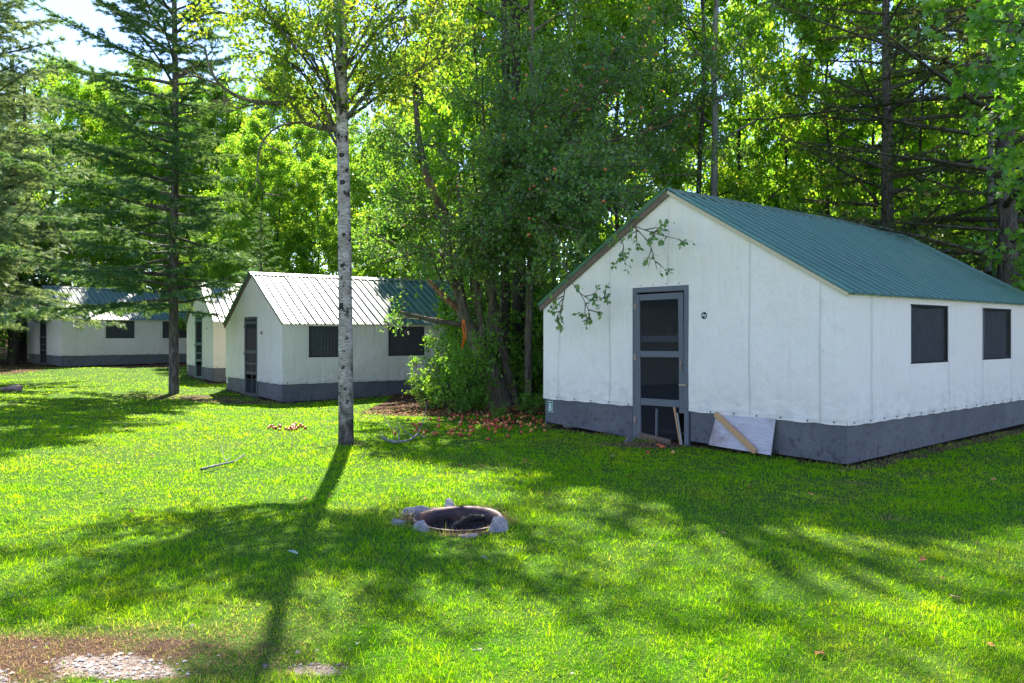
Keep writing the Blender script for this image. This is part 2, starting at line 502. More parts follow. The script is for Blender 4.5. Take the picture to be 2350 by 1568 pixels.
def ground_mat():
    t = NT("lawn_soil")
    p = t.pos()
    n1 = t.noise(p, .8, 5); n2 = t.noise(p, 14, 6, .7); n3 = t.noise(p, 60, 3, .7)
    g = t.ramp(t.noise(p, 75, 5, .8), [(.32, (.012, .030, .006)), (.5, (.05, .12, .012)), (.62, (.10, .17, .02)), (.75, (.20, .20, .07))])
    g = t.mix(t.ramp(n1, [(.55, 0.0), (.75, .35)]), g, (.11, .095, .04))
    soil = t.ramp(n3, [(.3, (.04, .024, .018)), (.6, (.11, .066, .048)), (.8, (.24, .15, .11))])
    dirt = t.attr("dirt")
    m = t.math('ADD', dirt, t.math('MULTIPLY', t.math('SUBTRACT', n2, .5), .8), True)
    m = t.ramp(m, [(.35, 0.0), (.6, 1.0)])
    c = t.mix(m, g, soil)
    lit = t.attr("litter")
    lf = t.ramp(t.noise(p, 34, 4, .8), [(.3, (.02, .014, .009)), (.5, (.075, .04, .022)), (.65, (.17, .085, .04)), (.8, (.05, .07, .02))])
    ml = t.ramp(t.math('ADD', lit, t.math('MULTIPLY', t.math('SUBTRACT', n2, .5), .9), True), [(.4, 0.0), (.65, 1.0)])
    c = t.mix(ml, c, lf)
    ash = t.attr("ash")
    c = t.mix(ash, c, t.ramp(n3, [(.35, (.012, .011, .011)), (.6, (.07, .06, .055)), (.75, (.20, .17, .15))]))
    grv = t.attr("gravel")
    c = t.mix(t.ramp(t.math('ADD', grv, t.math('MULTIPLY', t.math('SUBTRACT', n2, .5), .6), True), [(.4, 0.0), (.6, 1.0)]),
              c, t.ramp(n3, [(.3, (.16, .12, .10)), (.7, (.38, .32, .28))]))
    return t.done(t.pbsdf(c, .95, .1, t.bump(t.math('ADD', n2, n3), .7, .03)))
M['ground'] = ground_mat()
def grass_mat():
    t = NT("grass_blades")
    r = t.attr("rnd"); dry = t.attr("dry")
    p = t.pos()
    n1 = t.noise(p, .55, 4); n2 = t.noise(p, 3.5, 4)
    f = t.math('ADD', t.math('MULTIPLY', r, .55), t.math('ADD', t.math('MULTIPLY', t.math('SUBTRACT', n1, .37), 1.0), t.math('MULTIPLY', t.math('SUBTRACT', n2, .42), .8)), True)
    dc = t.ramp(f, [(0, (.07, .27, .006)), (.4, (.13, .36, .006)), (.75, (.26, .42, .008)), (1, (.42, .43, .03))])
    tc = t.ramp(f, [(0, (.22, .60, .006)), (.4, (.42, .76, .008)), (.75, (.66, .84, .010)), (1, (.84, .82, .06))])
    dm = t.ramp(dry, [(.3, 0.0), (.8, 1.0)])
    dc = t.mix(dm, dc, (.34, .21, .12)); tc = t.mix(dm, tc, (.42, .29, .15))
    d = t.n("ShaderNodeBsdfDiffuse", Color=dc); tl = t.n("ShaderNodeBsdfTranslucent", Color=tc)
    mx = t.n("ShaderNodeMixShader"); mx.inputs[0].default_value = .5
    t.l(d.outputs[0], mx.inputs[1]); t.l(tl.outputs[0], mx.inputs[2])
    g = t.n("ShaderNodeBsdfGlossy", Color=(1, 1, 1, 1), Roughness=.45)
    mx2 = t.n("ShaderNodeMixShader"); mx2.inputs[0].default_value = .0
    t.l(mx.outputs[0], mx2.inputs[1]); t.l(g.outputs[0], mx2.inputs[2])
    return t.done(mx2.outputs[0])
M['grass'] = grass_mat()
def gravel_mat():
    t = NT("gravel_stone")
    c = t.ramp(t.attr("rnd"), [(0, (.12, .11, .12)), (.35, (.24, .22, .21)), (.7, (.36, .34, .32)), (.9, (.34, .25, .19)), (1, (.50, .49, .48))])
    return t.done(t.pbsdf(c, .85, .2, t.bump(t.noise(t.pos(), 90, 4), .4, .004)))
M['gravel'] = gravel_mat()

# ---------------------------------------------------------------- masks of the ground
U40 = (math.cos(R(40)), math.sin(R(40)))
CAB8 = (3.91, 9.33)
def cabin_local(x, y, org, ang):
    dx = x - org[0]; dy = y - org[1]; c, s = math.cos(R(ang)), math.sin(R(ang))
    return dx * c + dy * s, -dx * s + dy * c

# name: origin (near right corner), base z, angle, width, length, wall height, ridge height
CABS = [
    dict(o=CAB8, z=0.0, a=40, W=5.20, L=6.75, wall=2.04, ridge=3.56),
    dict(o=(-5.80, 20.2), z=-0.216, a=36, W=4.75, L=6.4, wall=2.04, ridge=3.42),
    dict(o=(-9.83, 26.3), z=-0.07, a=34, W=3.9, L=6.4, wall=2.04, ridge=3.35),
    dict(o=(-18.95, 33.6), z=0.13, a=44, W=5.6, L=7.4, wall=2.04, ridge=3.5),
]
def inside_cabins(x, y, m=0.0):
    r = np.zeros(np.shape(x), bool)
    for c in CABS:
        u, v = cabin_local(x, y, c['o'], c['a'])
        r |= (u > -m) & (u < c['L'] + m) & (v > -m) & (v < c['W'] + m)
    return r
def ell(x, y, c, rx, ry, soft=.5):
    d = np.sqrt(((x - c[0]) / rx) ** 2 + ((y - c[1]) / ry) ** 2)
    return 1 - smooth(1 - soft, 1 + soft, d)
def wob(x, y):
    return .5 + .25 * np.sin(x * 2.1 + y * 1.3) + .15 * np.sin(x * 5.3 - y * 4.1 + 1) + .1 * np.sin(x * 9.7 + y * 11.3)

def vnoise(x, y, sc, seed=0):
    x = np.asarray(x, float) * sc + seed * 17.3; y = np.asarray(y, float) * sc - seed * 9.1
    xi = np.floor(x).astype(np.int64); yi = np.floor(y).astype(np.int64); fx = x - xi; fy = y - yi
    fx = fx * fx * (3 - 2 * fx); fy = fy * fy * (3 - 2 * fy)
    def h(a, b):
        v = np.sin(a * 127.1 + b * 311.7 + seed * 74.7) * 43758.5453
        return v - np.floor(v)
    return (h(xi, yi) * (1 - fx) + h(xi + 1, yi) * fx) * (1 - fy) + (h(xi, yi + 1) * (1 - fx) + h(xi + 1, yi + 1) * fx) * fy
def fnoise(x, y, sc, seed=0): return (vnoise(x, y, sc, seed) + .5 * vnoise(x, y, sc * 2.1, seed + 1) + .25 * vnoise(x, y, sc * 4.3, seed + 2)) / 1.75
APP = G(1150, 935)
DOOR = (CAB8[0] - math.sin(R(40)) * 2.75, CAB8[1] + math.cos(R(40)) * 2.75)
def masks(x, y):
    x = np.asarray(x, float); y = np.asarray(y, float)
    w = wob(x, y)
    # forest floor behind the lawn edge
    edge = np.where(x > -3.2, 16.4 + 0.4 * np.sin(x * 1.7), np.where(x > -14, 31 + (x + 3.2) * -0.35, 32.5))
    litter = smooth(0, 1.2, y - edge)
    litter = np.maximum(litter, ell(x, y, (APP[0] - .3, APP[1] - .6), 2.6, 1.25, .35) * .95)
    litter = np.maximum(litter, ell(x, y, (-21.5, 30.5), 3.5, 2.5, .3) * .9)
    litter = np.maximum(litter, ell(x, y, (0.3, 14.2), 1.1, .7, .5) * .75)
    dirt = ell(x, y, (DOOR[0] - .35, DOOR[1] - .35), .55, .28, .35)
    s = G(398, 905)
    dirt = np.maximum(dirt, ell(x, y, (s[0] + .7, s[1] - .6), 1.9, .9, .5) * .62)
    dirt = np.maximum(dirt, ell(x, y, (-7.0, 20.4), 1.3, .8, .5) * .7)
    b = G(795, 1018)
    dirt = np.maximum(dirt, ell(x, y, b, .35, .3, .4) * .6)
    dirt = np.maximum(dirt, ell(x, y, PIT, .52, .5, .25) * .75)
    q = G(110, 1485)
    dirt = np.maximum(dirt, ell(x - .9 * (y - q[1]), y, (q[0] + .10, q[1] - .12), .78, .33, .7) * .95)
    for (a, c_, rx, ry) in ((2080, 1090, .42, .13), (2045, 1190, .40, .16), (1990, 1110, .3, .12)):
        dirt = np.maximum(dirt, ell(x, y, G(a, c_), rx, ry, .4) * .55)
    u, v = cabin_local(x, y, CAB8, 40)
    dirt = np.maximum(dirt, ((u > -.12) & (u < 7) & (v > -.30) & (v < 5.3)) * .7)
    for c in CABS[1:]:
        u, v = cabin_local(x, y, c['o'], c['a'])
        dirt = np.maximum(dirt, ((u > -.2) & (u < c['L']) & (v > -.35) & (v < c['W'])) * .8)
    ash = ell(x, y, PIT, .36, .36, .12)
    gv = G(330, 1530)
    gravel = np.maximum(ell(x + .5 * (y - gv[1]), y, (gv[0] - .02, gv[1] - .03), .34, .13, .5), ell(x, y, (gv[0] - .95, gv[1] - .52), .95, .34, .5))
    gravel = np.maximum(gravel, ell(x, y, G(720, 1535), .22, .05, .6) * .45)
    fn = fnoise(x, y, 2.6, 5)
    gravel = np.clip(gravel * 1.1 + (fn - .55) * 3.2 * (gravel > .02), 0, 1)
    dirt = np.clip(dirt * (.15 + 1.5 * fnoise(x, y, 3.6, 9)), 0, 1)
    return litter, dirt, ash, gravel, w

# ---------------------------------------------------------------- ground sheet
def axis(segs):
    out = []
    for a, b, n in segs: out += list(np.linspace(a, b, n, endpoint=False))
    return np.array(out + [segs[-1][1]])
gx = axis([(-400, -60, 12), (-60, -26, 20), (-26, -6, 100), (-6, PIT[0] - .6, 60), (PIT[0] - .6, PIT[0] + .6, 34), (PIT[0] + .6, 8, 90), (8, 30, 30), (30, 400, 14)])
gy = axis([(-60, 0, 8), (0, 2, 8), (2, PIT[1] - .6, 45), (PIT[1] - .6, PIT[1] + .6, 34), (PIT[1] + .6, 18, 110), (18, 40, 90), (40, 90, 30), (90, 600, 20)])
X, Y = np.meshgrid(gx, gy)
Z = terrain(X, Y)
nx, ny = len(gx), len(gy)
idx = np.arange(nx * ny).reshape(ny, nx)
faces = np.stack([idx[:-1, :-1], idx[:-1, 1:], idx[1:, 1:], idx[1:, :-1]], -1).reshape(-1, 4)
lt, dt, ah, gr, wv = masks(X.ravel(), Y.ravel())
gme = np_mesh("ground", np.stack([X.ravel(), Y.ravel(), Z.ravel()], 1), faces, M['ground'],
              dict(litter=lt, dirt=dt * (1 - ah), ash=ah, gravel=gr), True)
tag(link("ground", gme), kind='structure')

# ---------------------------------------------------------------- cabins
ROOF_SHEETS = {}
def roof_sheet_mesh(width, slope_len, mat):
    key = (round(width, 3), round(slope_len, 3), mat.name)
    if key in ROOF_SHEETS: return ROOF_SHEETS[key]
    per = .2286
    prof = []
    k = 0
    while k * per < width - .01:
        b = k * per
        for dx, h in ((0, 0), (.016, .032), (.040, .032), (.056, 0), (.128, 0), (.136, .010), (.156, .010), (.164, 0)):
            if b + dx <= width: prof.append((b + dx, h))
        k += 1
    prof.append((width, 0)); prof.append((width + .016, .034)); prof.append((width + .040, .034))
    rows = 5
    V = []
    for j in range(rows):
        t = j / (rows - 1)
        for x, h in prof: V.append((x, slope_len * t, h + .004 * math.sin(t * 9 + x * 3)))
    n = len(prof)
    Fc = [(j * n + i, j * n + i + 1, (j + 1) * n + i + 1, (j + 1) * n + i) for j in range(rows - 1) for i in range(n - 1)]
    me = bpy.data.meshes.new("roof_sheet"); me.from_pydata(V, [], Fc); me.materials.append(mat); me.update()
    ROOF_SHEETS[key] = me
    return me

def cloth_wall(name, W, base, top, mat, parent, mapf, holes, seed, amp=.012, seams=(), grom=.42, step=.06, tight=None):
    """grid cloth in (s, z); mapf(s, z, off) -> local point, off = outward"""
    ss = set(np.round(np.arange(0, W + 1e-6, step), 4)); ss.add(round(W, 4)); ss.add(round(W / 2, 4))
    zs = set(np.round(np.arange(base, max(top(0), top(W / 2), top(W)) + step, step), 4))
    for (a, b, c, d) in holes:
        ss |= {round(a, 4), round(b, 4)}; zs |= {round(q, 4) for q in (c, d) if q > base + .01}
    ss = sorted(ss); zs = sorted(z for z in zs)
    V = []; ok = []
    for z in zs:
        for s in ss:
            tz = top(s); zz = min(z, tz)
            e = 1.0
            for (a, b, c, d) in holes:
                dx = max(a - s, 0, s - b); dz = max(c - zz, 0, zz - d)
                e = min(e, math.hypot(dx, dz) / .25)
            e = min(e, (tz - zz) / .2 + .05, 1)
            e = max(min(e, 1, max(min(s, W - s) / .2, .0) + .05), .05)
            n1 = mnoise.noise(Vector((s * 1.3 + seed, zz * .9, seed)))
            # oblique tension folds near the hem, corners and hole corners
            ph = s * 5.0 + zz * 4.0 * (1 if mnoise.noise(Vector((s * .5, seed, 3))) > 0 else -1)
            fold = abs(math.sin(ph + 2.5 * n1)) * max(0, 1 - (zz - base) / .9) * .9
            n2 = mnoise.noise(Vector((s * 3.7, zz * 2.1, seed + 9)))
            off = amp * e * (1.2 * n1 + .8 * fold + .45 * n2)
            bz = zz
            if z == zs[0]:
                bz += .005 * math.cos(2 * math.pi * s / grom) + .008 * mnoise.noise(Vector((s * 2, seed, 0)))
                off += .004
            sx_ = -.030 if s == 0 else (W + .03 if s == ss[-1] else s)
            V.append(mapf(sx_, bz, off)); ok.append(z < tz + step)
    n = len(ss); Fc = []
    for j in range(len(zs) - 1):
        for i in range(n - 1):
            sm = (ss[i] + ss[i + 1]) / 2; zm = (zs[j] + zs[j + 1]) / 2
            if zs[j] >= top(ss[i]) - 1e-6 and zs[j] >= top(ss[i + 1]) - 1e-6: continue
            if any(a < sm < b and c < zm < d for a, b, c, d in holes): continue
            Fc.append((j * n + i, j * n + i + 1, (j + 1) * n + i + 1, (j + 1) * n + i))
    me = bpy.data.meshes.new(name); me.from_pydata(V, [], Fc); me.materials.append(mat)
    me.polygons.foreach_set("use_smooth", [True] * len(me.polygons)); me.update()
    w = link(name, me, parent)
    # seams: thin raised strips
    sb = MB()
    def lane(s, z0, z1):
        k = int((z1 - z0) / .15) + 1
        pr = None
        for q in range(k + 1):
            z = z0 + (z1 - z0) * q / k
            ds = .010 * mnoise.noise(Vector((s, z * 1.2, seed)))
            n1 = mnoise.noise(Vector((s * 1.3 + seed, z * .9, seed)))
            off = amp * (1.2 * n1 + .5 * max(0, 1 - (z - base) / .9)) + .010
            a = mapf(s + ds - .0045, z, off); b = mapf(s + ds + .0045, z, off)
            if pr: sb.quad(pr[0], pr[1], b, a)
            pr = (a, b)
    for s in seams:
        z0 = base + .01; z1 = top(s) - .03
        hs = [h for h in holes if h[0] - .02 < s < h[1] + .02]
        if hs: z0 = max(h[3] for h in hs)
        if z1 > z0 + .1: lane(s, z0, z1)
    # stitched line above the hem
    hz = base + .05; pr = None
    for q in range(int(W / .1) + 1):
        s = min(q * .1, W)
        if any(h[0] < s < h[1] and h[2] < hz for h in holes): pr = None; continue
        off = amp * 1.2 + .008
        a = mapf(s, hz - .002, off); b = mapf(s, hz + .002, off)
        if pr: sb.quad(pr[0], pr[1], b, a)
        pr = (a, b)
    if sb.v:
        tag(sb.build("seam", M['seam'], parent), kind='stuff')
    return w

def make_cabin(cfg, label, canvas, roofm, doorm, door_s, door_w, windows, seams_f, seams_s, sign, door_open, detail, old):
    W, L, wall, ridge = cfg['W'], cfg['L'], cfg['wall'], cfg['ridge']
    root = empty("tent_cabin", (cfg['o'][0], cfg['o'][1], cfg['z']), R(cfg['a']))
    tag(root, label, "cabin", "canvas tent cabins along the edge of the lawn")
    base = .475
    step = .06 if detail else .12
    amp = .025 if detail else .028
    def topf(s): return wall + (ridge - wall) * (1 - abs(s - W / 2) / (W / 2)) - .02
    dh = 2.22
    d0, d1 = door_s, door_s + door_w
    front = lambda s, z, o: (-.030 - max(o, -.004), s, z)
    side = lambda s, z, o: (s, -.030 - max(o, -.004), z)
    far = lambda s, z, o: (s, W + .018 + o, z)
    back = lambda s, z, o: (L + .018 + o, s, z)
    gr = .37 if detail else .5
    cloth_wall("gable_wall", W, base - .01, topf, canvas, root, front, [(d0, d1, 0, dh)], 1.7 + cfg['a'] + L, amp * 1.1, seams_f, gr, step)
    cloth_wall("side_wall", L, base - .01, lambda s: wall, canvas, root, side, [(a, b, c, d) for a, b, c, d in windows], 5.1 + L, amp * .8, seams_s, gr, step)
    cloth_wall("side_wall", L, base - .01, lambda s: wall, canvas, root, far, [], 9.1, amp, (), gr, .3)
    cloth_wall("gable_wall", W, base - .01, topf, canvas, root, back, [], 3.1, amp, (), gr, .3)
    # wooden skirt sheets, each sheet its own piece
    def sheet(a, b, top_h, lo0, lo1, frontside):
        m = MB()
        th = .016
        pts = []
        if frontside:
            q = lambda s, o, z: (o, s, z)
        else:
            q = lambda s, o, z: (s, o, z)
        v = [q(a, 0, lo0), q(b, 0, lo1), q(b, 0, top_h), q(a, 0, top_h), q(a, -th, lo0), q(b, -th, lo1), q(b, -th, top_h), q(a, -th, top_h)]
        n = len(m.v); m.v += v
        for f in ((0, 1, 2, 3), (4, 7, 6, 5), (0, 4, 5, 1), (3, 2, 6, 7), (0, 3, 7, 4), (1, 5, 6, 2)): m.f.append(tuple(n + i for i in f))
        m.build("skirt_panel", M['skirt'], root)
    fw = .075
    sheet(-.016, d0 - fw - .002, .56, .02, .06, True)
    sheet(d1 + fw + .002, W, .56, .0, .075, True)
    xs = [0.003, 2.44, 4.88, L] if L > 5 else [0, 2.44, L]
    for i in range(len(xs) - 1): sheet(xs[i] + .001, xs[i + 1] - .001, .56, .02 + .02 * i, .04 + .02 * i, False)
    m = MB(); m.box((L / 2, W, .30), (L, .02, .55)); m.build("skirt_panel", M['skirt'], root)
    m = MB(); m.box((L, W / 2, .30), (.02, W - .04, .55)); m.build("skirt_panel", M['skirt'], root)
    MB().box((-.020, -.020, .285), (.012, .012, .53)).build("corner_trim", M['skirt'], root)
    MB().box((L / 2 + .06, W / 2, .12), (L - .24, W - .12, .04)).build("floor", M['interior'], root)
    # posts under the floor
    for (a, b) in ((.3, .3), (.3, W - .3), (L / 2, .3), (L - .3, .3)):
        MB().box((a, b, .02), (.2, .2, .16)).build("footing_block", M['rock'], root)
    # timber inside that shows faintly through the door
    m = MB(); m.bar((.03, W / 2, ridge - .1), (L - .05, W / 2, ridge - .1), .06, .12)
    m.build("ridge_beam", M['rake'], root)
    # roof
    ov = .10
    sl = math.hypot(W / 2 + ov, (ridge - wall) * (W / 2 + ov) / (W / 2))
    ang = math.atan2(ridge - wall, W / 2)
    n = int(math.ceil((L + .12) / .914))
    for i in range(n):
        w = .914 if i < n - 1 else L + .12 - .914 * (n - 1)
        if w < .1: continue
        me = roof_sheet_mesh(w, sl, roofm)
        zoff = .0015 * (i % 2)
        o = link("roof_sheet", me, root)
        o.location = (-.07 + .914 * i, -ov, wall - ov * math.tan(ang) + .022 + zoff)
        o.rotation_euler = (ang + R(random.uniform(-.08, .08)), 0, 0)
        o = link("roof_sheet", me, root)
        o.matrix_local = Matrix.Translation((-.07 + .914 * i + w, W + ov, wall - ov * math.tan(ang) + .022 + zoff)) @ Matrix.Rotation(math.pi, 4, 'Z') @ Matrix.Rotation(ang, 4, 'X')
    # screws
    m = MB()
    rows = 5
    for i in range(int(L / .2286)):
        for j in range(rows):
            t = (j + .25) / rows
            y = -ov + sl * math.cos(ang) * t; z = wall - ov * math.tan(ang) + .022 + sl * math.sin(ang) * t
            x = -.07 + .2286 * i + .075
            c = Vector((x, y, z)) + Vector((0, -math.sin(ang), math.cos(ang))) * .004
            if detail: m.box(c, (.014, .014, .008))
    if m.v: tag(m.build("roof_screw", M['screw'], root), kind='stuff')
    # ridge cap
    m = MB()
    cw = .16
    dz = cw * math.sin(ang); dy = cw * math.cos(ang)
    zr = ridge + .045
    for s_ in (-1, 1):
        for k in range(4):
            a0 = k / 4; a1 = (k + 1) / 4
            q = [(-.09, W / 2 + s_ * dy * a0, zr - dz * a0 + .004), (L + .06, W / 2 + s_ * dy * a0, zr - dz * a0 + .004), (L + .06, W / 2 + s_ * dy * a1, zr - dz * a1 + .004), (-.09, W / 2 + s_ * dy * a1, zr - dz * a1 + .004)]
            m.quad(*q)
    m.box((L / 2, W / 2 - dy, zr - dz - .006), (L + .15, .012, .014))
    m.build("ridge_cap", M['cap'], root)
    # rake boards at both ends
    for (y0, y1, mt) in ((-ov * .5, W / 2, M['rafter']), (W + ov, W / 2, M['rake'])):
        z0 = wall - abs(y0 - (0 if y0 < W / 2 else W)) * math.tan(ang)
        for x, nm in ((-.05, "rake_board"), (L + .045, "rake_board")):
            mm = M['rake'] if y0 > W / 2 else mt
            lowr = .028 if y0 > W / 2 else .012
            MB().bar((x, y0, z0 - lowr), (x, y1, ridge - lowr), .085 if y0 > W / 2 else .045, .024, (1, 0, 0)).build(nm, mm, root)
    # grommets along the hem, tiny
    m = MB()
    s = .12
    while s < W - .05:
        if not (d0 - .02 < s < d1 + .02):
            m.disc((-.056, s, base + .022 + .004 * math.sin(s * 9)), .012 if detail else .016, 8, (-1, 0, 0))
        s += gr * (.9 + .2 * random.random())
    s = .1
    while s < L:
        m.disc((s, -.050, base + .022), .012 if detail else .016, 8, (0, -1, 0)); s += gr * (.9 + .2 * random.random())
    if detail:
        for z in np.arange(.6, 2.3, .36):
            for y in (d0 - .025, d1 + .025): m.disc((-.040, y, z + random.uniform(-.03, .03)), .008, 8, (-1, 0, 0))
        for y in np.linspace(d0 + .1, d1 - .1, 4): m.disc((-.040, y, dh + .03), .008, 8, (-1, 0, 0))
    tag(m.build("grommet", M['grommet'], root), kind='stuff')
    # windows
    for (a, b, c, d) in windows:
        mm = MB()
        hb = .016
        mm.box(((a + b) / 2, -.026, d - .011), (b - a + .02, .012, .022)); mm.box(((a + b) / 2, -.026, c + .011), (b - a + .02, .012, .022))
        mm.box((a + .008, -.026, (c + d) / 2), (hb, .012, d - c - .046)); mm.box((b - .008, -.026, (c + d) / 2), (hb, .012, d - c - .046))
        w = mm.build("window", M['curtain_black'], root)
        V = []; Fc = []; nn = int((b - a) / .014); rws = 7
        for j in range(rws + 1):
            t = j / rws
            for i in range(nn + 1):
                s = a + (b - a) * i / nn
                pl = math.sin(2 * math.pi * (s - a) / .085 + 1.2 * math.sin(s * 7 + t)) * (.020 if detail else .007) * (1 - .4 * t)
                sag = (.05 if detail else .03) * math.sin(math.pi * i / nn) if j == rws else 0
                V.append((s, .035 + pl, c + (d - c) * t - sag))
        for j in range(rws):
            for i in range(nn):
                Fc.append((j * (nn + 1) + i, j * (nn + 1) + i + 1, (j + 1) * (nn + 1) + i + 1, (j + 1) * (nn + 1) + i))
        me = bpy.data.meshes.new("curtain"); me.from_pydata(V, [], Fc); me.materials.append(M['curtain'])
        me.polygons.foreach_set("use_smooth", [True] * len(me.polygons)); me.update()
        link("curtain", me, w)
        MB().quad((a, -.012, c), (b, -.012, c), (b, -.012, d), (a, -.012, d)).build("screen", M['screen'], w)
    # door frame and leaf
    ft = .05
    zb = -.06
    m = MB()
    m.box((-.012, d0 - fw / 2 + .02, (zb + dh) / 2), (ft, fw, dh - zb))
    m.box((-.012, d1 + fw / 2 - .02, (zb + dh) / 2), (ft, fw, dh - zb))
    m.box((-.012, (d0 + d1) / 2, dh - fw / 2), (ft - .004, d1 - d0 + fw * 2 - .11, fw))
    m.build("door_frame", doorm, root, .003)
    # leaf in its own frame: origin at hinge (d1 side), closed leaf runs towards -y
    hw = d1 - d0 - .07
    leaf_h = dh - fw - .03
    piv = Vector((-.045, d1 - .035, 0))
    Md = Matrix.Translation(piv) @ Matrix.Rotation(R(door_open), 4, 'Z') @ Matrix.Rotation(R(-.7 if detail else 0), 4, 'X')
    st = .085 if detail else .06
    z0 = .0
    def dbox(mb, y0, y1, za, zb_, th=.03, xo=0.0):
        c = Md @ Vector((xo, -(y0 + y1) / 2, (za + zb_) / 2))
        mb.box(c, (th, abs(y1 - y0), abs(zb_ - za)), Md.to_3x3())
    d = MB(); dbox(d, 0, st, z0, leaf_h)
    dbox(d, hw - st, hw, (.42 if detail else z0), leaf_h)
    door = d.build("door", doorm, root, .002)
    rails = [(leaf_h - .09, leaf_h, 0), (1.20, 1.29, 0), (.50 if detail else .62, .60 if detail else .70, 0)]
    if detail:
        rails += [(1.42, 1.51, .02)]
    else:
        rails += [(z0, z0 + .1, 0)]
    for (a, b, xo) in rails:
        r_ = MB(); dbox(r_, st + .002, hw - st - .002, a, b, .024, xo); r_.build("rail", doorm, door, .002)
    if detail:
        # broken bottom: loose rail hangs skew, a hanging mullion and a split stile piece
        r_ = MB(); r_.bar(Md @ Vector((0, -.04, .05)), Md @ Vector((-.10, -.66, .00)), .03, .10); r_.build("bottom_rail", M['rake'], door, .002)
        r_ = MB(); r_.bar(Md @ Vector((0, -.36, .0)), Md @ Vector((0, -.37, .46)), .024, .05, (1, 0, 0)); r_.build("mullion", doorm, door, .002)
        for k, (p0, p1, w_) in enumerate((((-.01, -.67, .50), (-.05, -.80, -.02), .032), ((-.03, -.73, .42), (-.07, -.83, -.02), .02))):
            r_ = MB(); r_.bar(Md @ Vector(p0), Md @ Vector(p1), .02, w_, (1, 0, 0)); r_.build("split_wood", M['pine'] if k == 0 else M['rake_grey'], door, .002)
    else:
        for yy in (hw * .5,):
            r_ = MB(); dbox(r_, yy - .015, yy + .015, z0 + .1, 1.2, .02); r_.build("mullion", doorm, door)
        r_ = MB(); dbox(r_, st, hw - st, .9, .94, .02); r_.build("rail", doorm, door)
    zlist = [(.03, .50), (.60, 1.20), (1.29, leaf_h - .09)]
    for (a, b) in zlist:
        r_ = MB(); p = [Md @ Vector((.004, -y, z)) for y, z in ((st, a), (hw - st, a), (hw - st, b), (st, b))]
        r_.quad(*p); r_.build("screen", M['screen'] if detail else M['screen_dense'], door)
    for z in (.28, 1.20, 1.95):
        r_ = MB(); r_.box(piv + Vector((-.022, .012, z)), (.010, .045, .085)); r_.box(piv + Vector((-.029, .012, z)), (.012, .012, .09)); r_.build("hinge", M['hinge'], door, .001)
    r_ = MB(); c = Md @ Vector((-.022, -(hw - st / 2), 1.08)); r_.box(c, (.012, .018, .12), Md.to_3x3()); c = Md @ Vector((-.034, -(hw - st / 2), 1.08)); r_.box(c, (.014, .012, .07), Md.to_3x3())
    r_.build("handle", M['hinge'], door, .001)
    if detail:
        r_ = MB(); r_.box((-.055, d0 + .03, .83), (.02, .12, .028)); r_.build("latch", M['hinge'], door, .001)
    # number sign
    if sign:
        col, num, ys, zs_, h_, w_ = sign
        pl = MB(); pl.box((-.028, ys, zs_), (.006, w_, h_))
        s_ = pl.build("number_sign", M['sign_white'] if col == 'green' else M['sign_cream'], root, .001)
        if col == 'green':
            fc = MB(); fc.box((-.0325, ys, zs_), (.003, w_ - .014, h_ - .014)); fc.build("sign_face", M['sign_green'], s_)
        inkm = M['sign_white'] if col == 'green' else M['ink']
        nm = MB(); xx = -.0352 if col == 'green' else -.0325
        hh = h_ * .36
        if num == '8':
            nm.ring((xx, ys, zs_ + hh * .48), hh * .22, hh * .48, 20, (-1, 0, 0), 1.08)
            nm.ring((xx, ys, zs_ - hh * .48), hh * .25, hh * .54, 20, (-1, 0, 0), 1.05)
        elif num == '9':
            nm.ring((xx, ys, zs_ + hh * .42), hh * .26, hh * .46, 20, (-1, 0, 0), 1.05)
            pts = [(-.36, .42), (-.38, 0), (-.26, -.45), (.10, -.72)]
            for (a, b), (c, d) in zip(pts, pts[1:]):
                nm.quad((xx, ys + a * hh - .1 * hh, zs_ + b * hh), (xx, ys + a * hh + .12 * hh, zs_ + b * hh), (xx, ys + c * hh + .12 * hh, zs_ + d * hh), (xx, ys + c * hh - .1 * hh, zs_ + d * hh))
        else:
            for dy in (.35, -.3):
                if dy > 0: nm.quad((xx, ys + (dy - .09) * hh, zs_ - hh * .8), (xx, ys + (dy + .09) * hh, zs_ - hh * .8), (xx, ys + (dy + .09) * hh, zs_ + hh * .8), (xx, ys + (dy - .09) * hh, zs_ + hh * .8))
                elif num == '10': nm.ring((xx, ys + dy * hh, zs_), hh * .2, hh * .4, 18, (-1, 0, 0), 1.9)
                else: nm.quad((xx, ys + (dy - .09) * hh, zs_ - hh * .8), (xx, ys + (dy + .09) * hh, zs_ - hh * .8), (xx, ys + (dy + .09) * hh, zs_ + hh * .8), (xx, ys + (dy - .09) * hh, zs_ + hh * .8))
        nm.build("numeral", inkm, s_)
    return root

c8 = CABS[0]
cab8 = make_cabin(c8, "nearest white canvas cabin with a teal metal roof and number 8 sign", M['canvas'], M['roof'], M['door_paint'],
                  2.30, .91, [(1.64, 2.79, 1.15, 1.93), (4.04, 5.20, 1.15, 1.93)],
                  (.30, 1.27, 2.6, 3.72, 4.85), (.55, 1.62, 2.81, 4.02, 5.22), ('green', '8', 5.06, .335, .185, .125), 4.0, True, False)
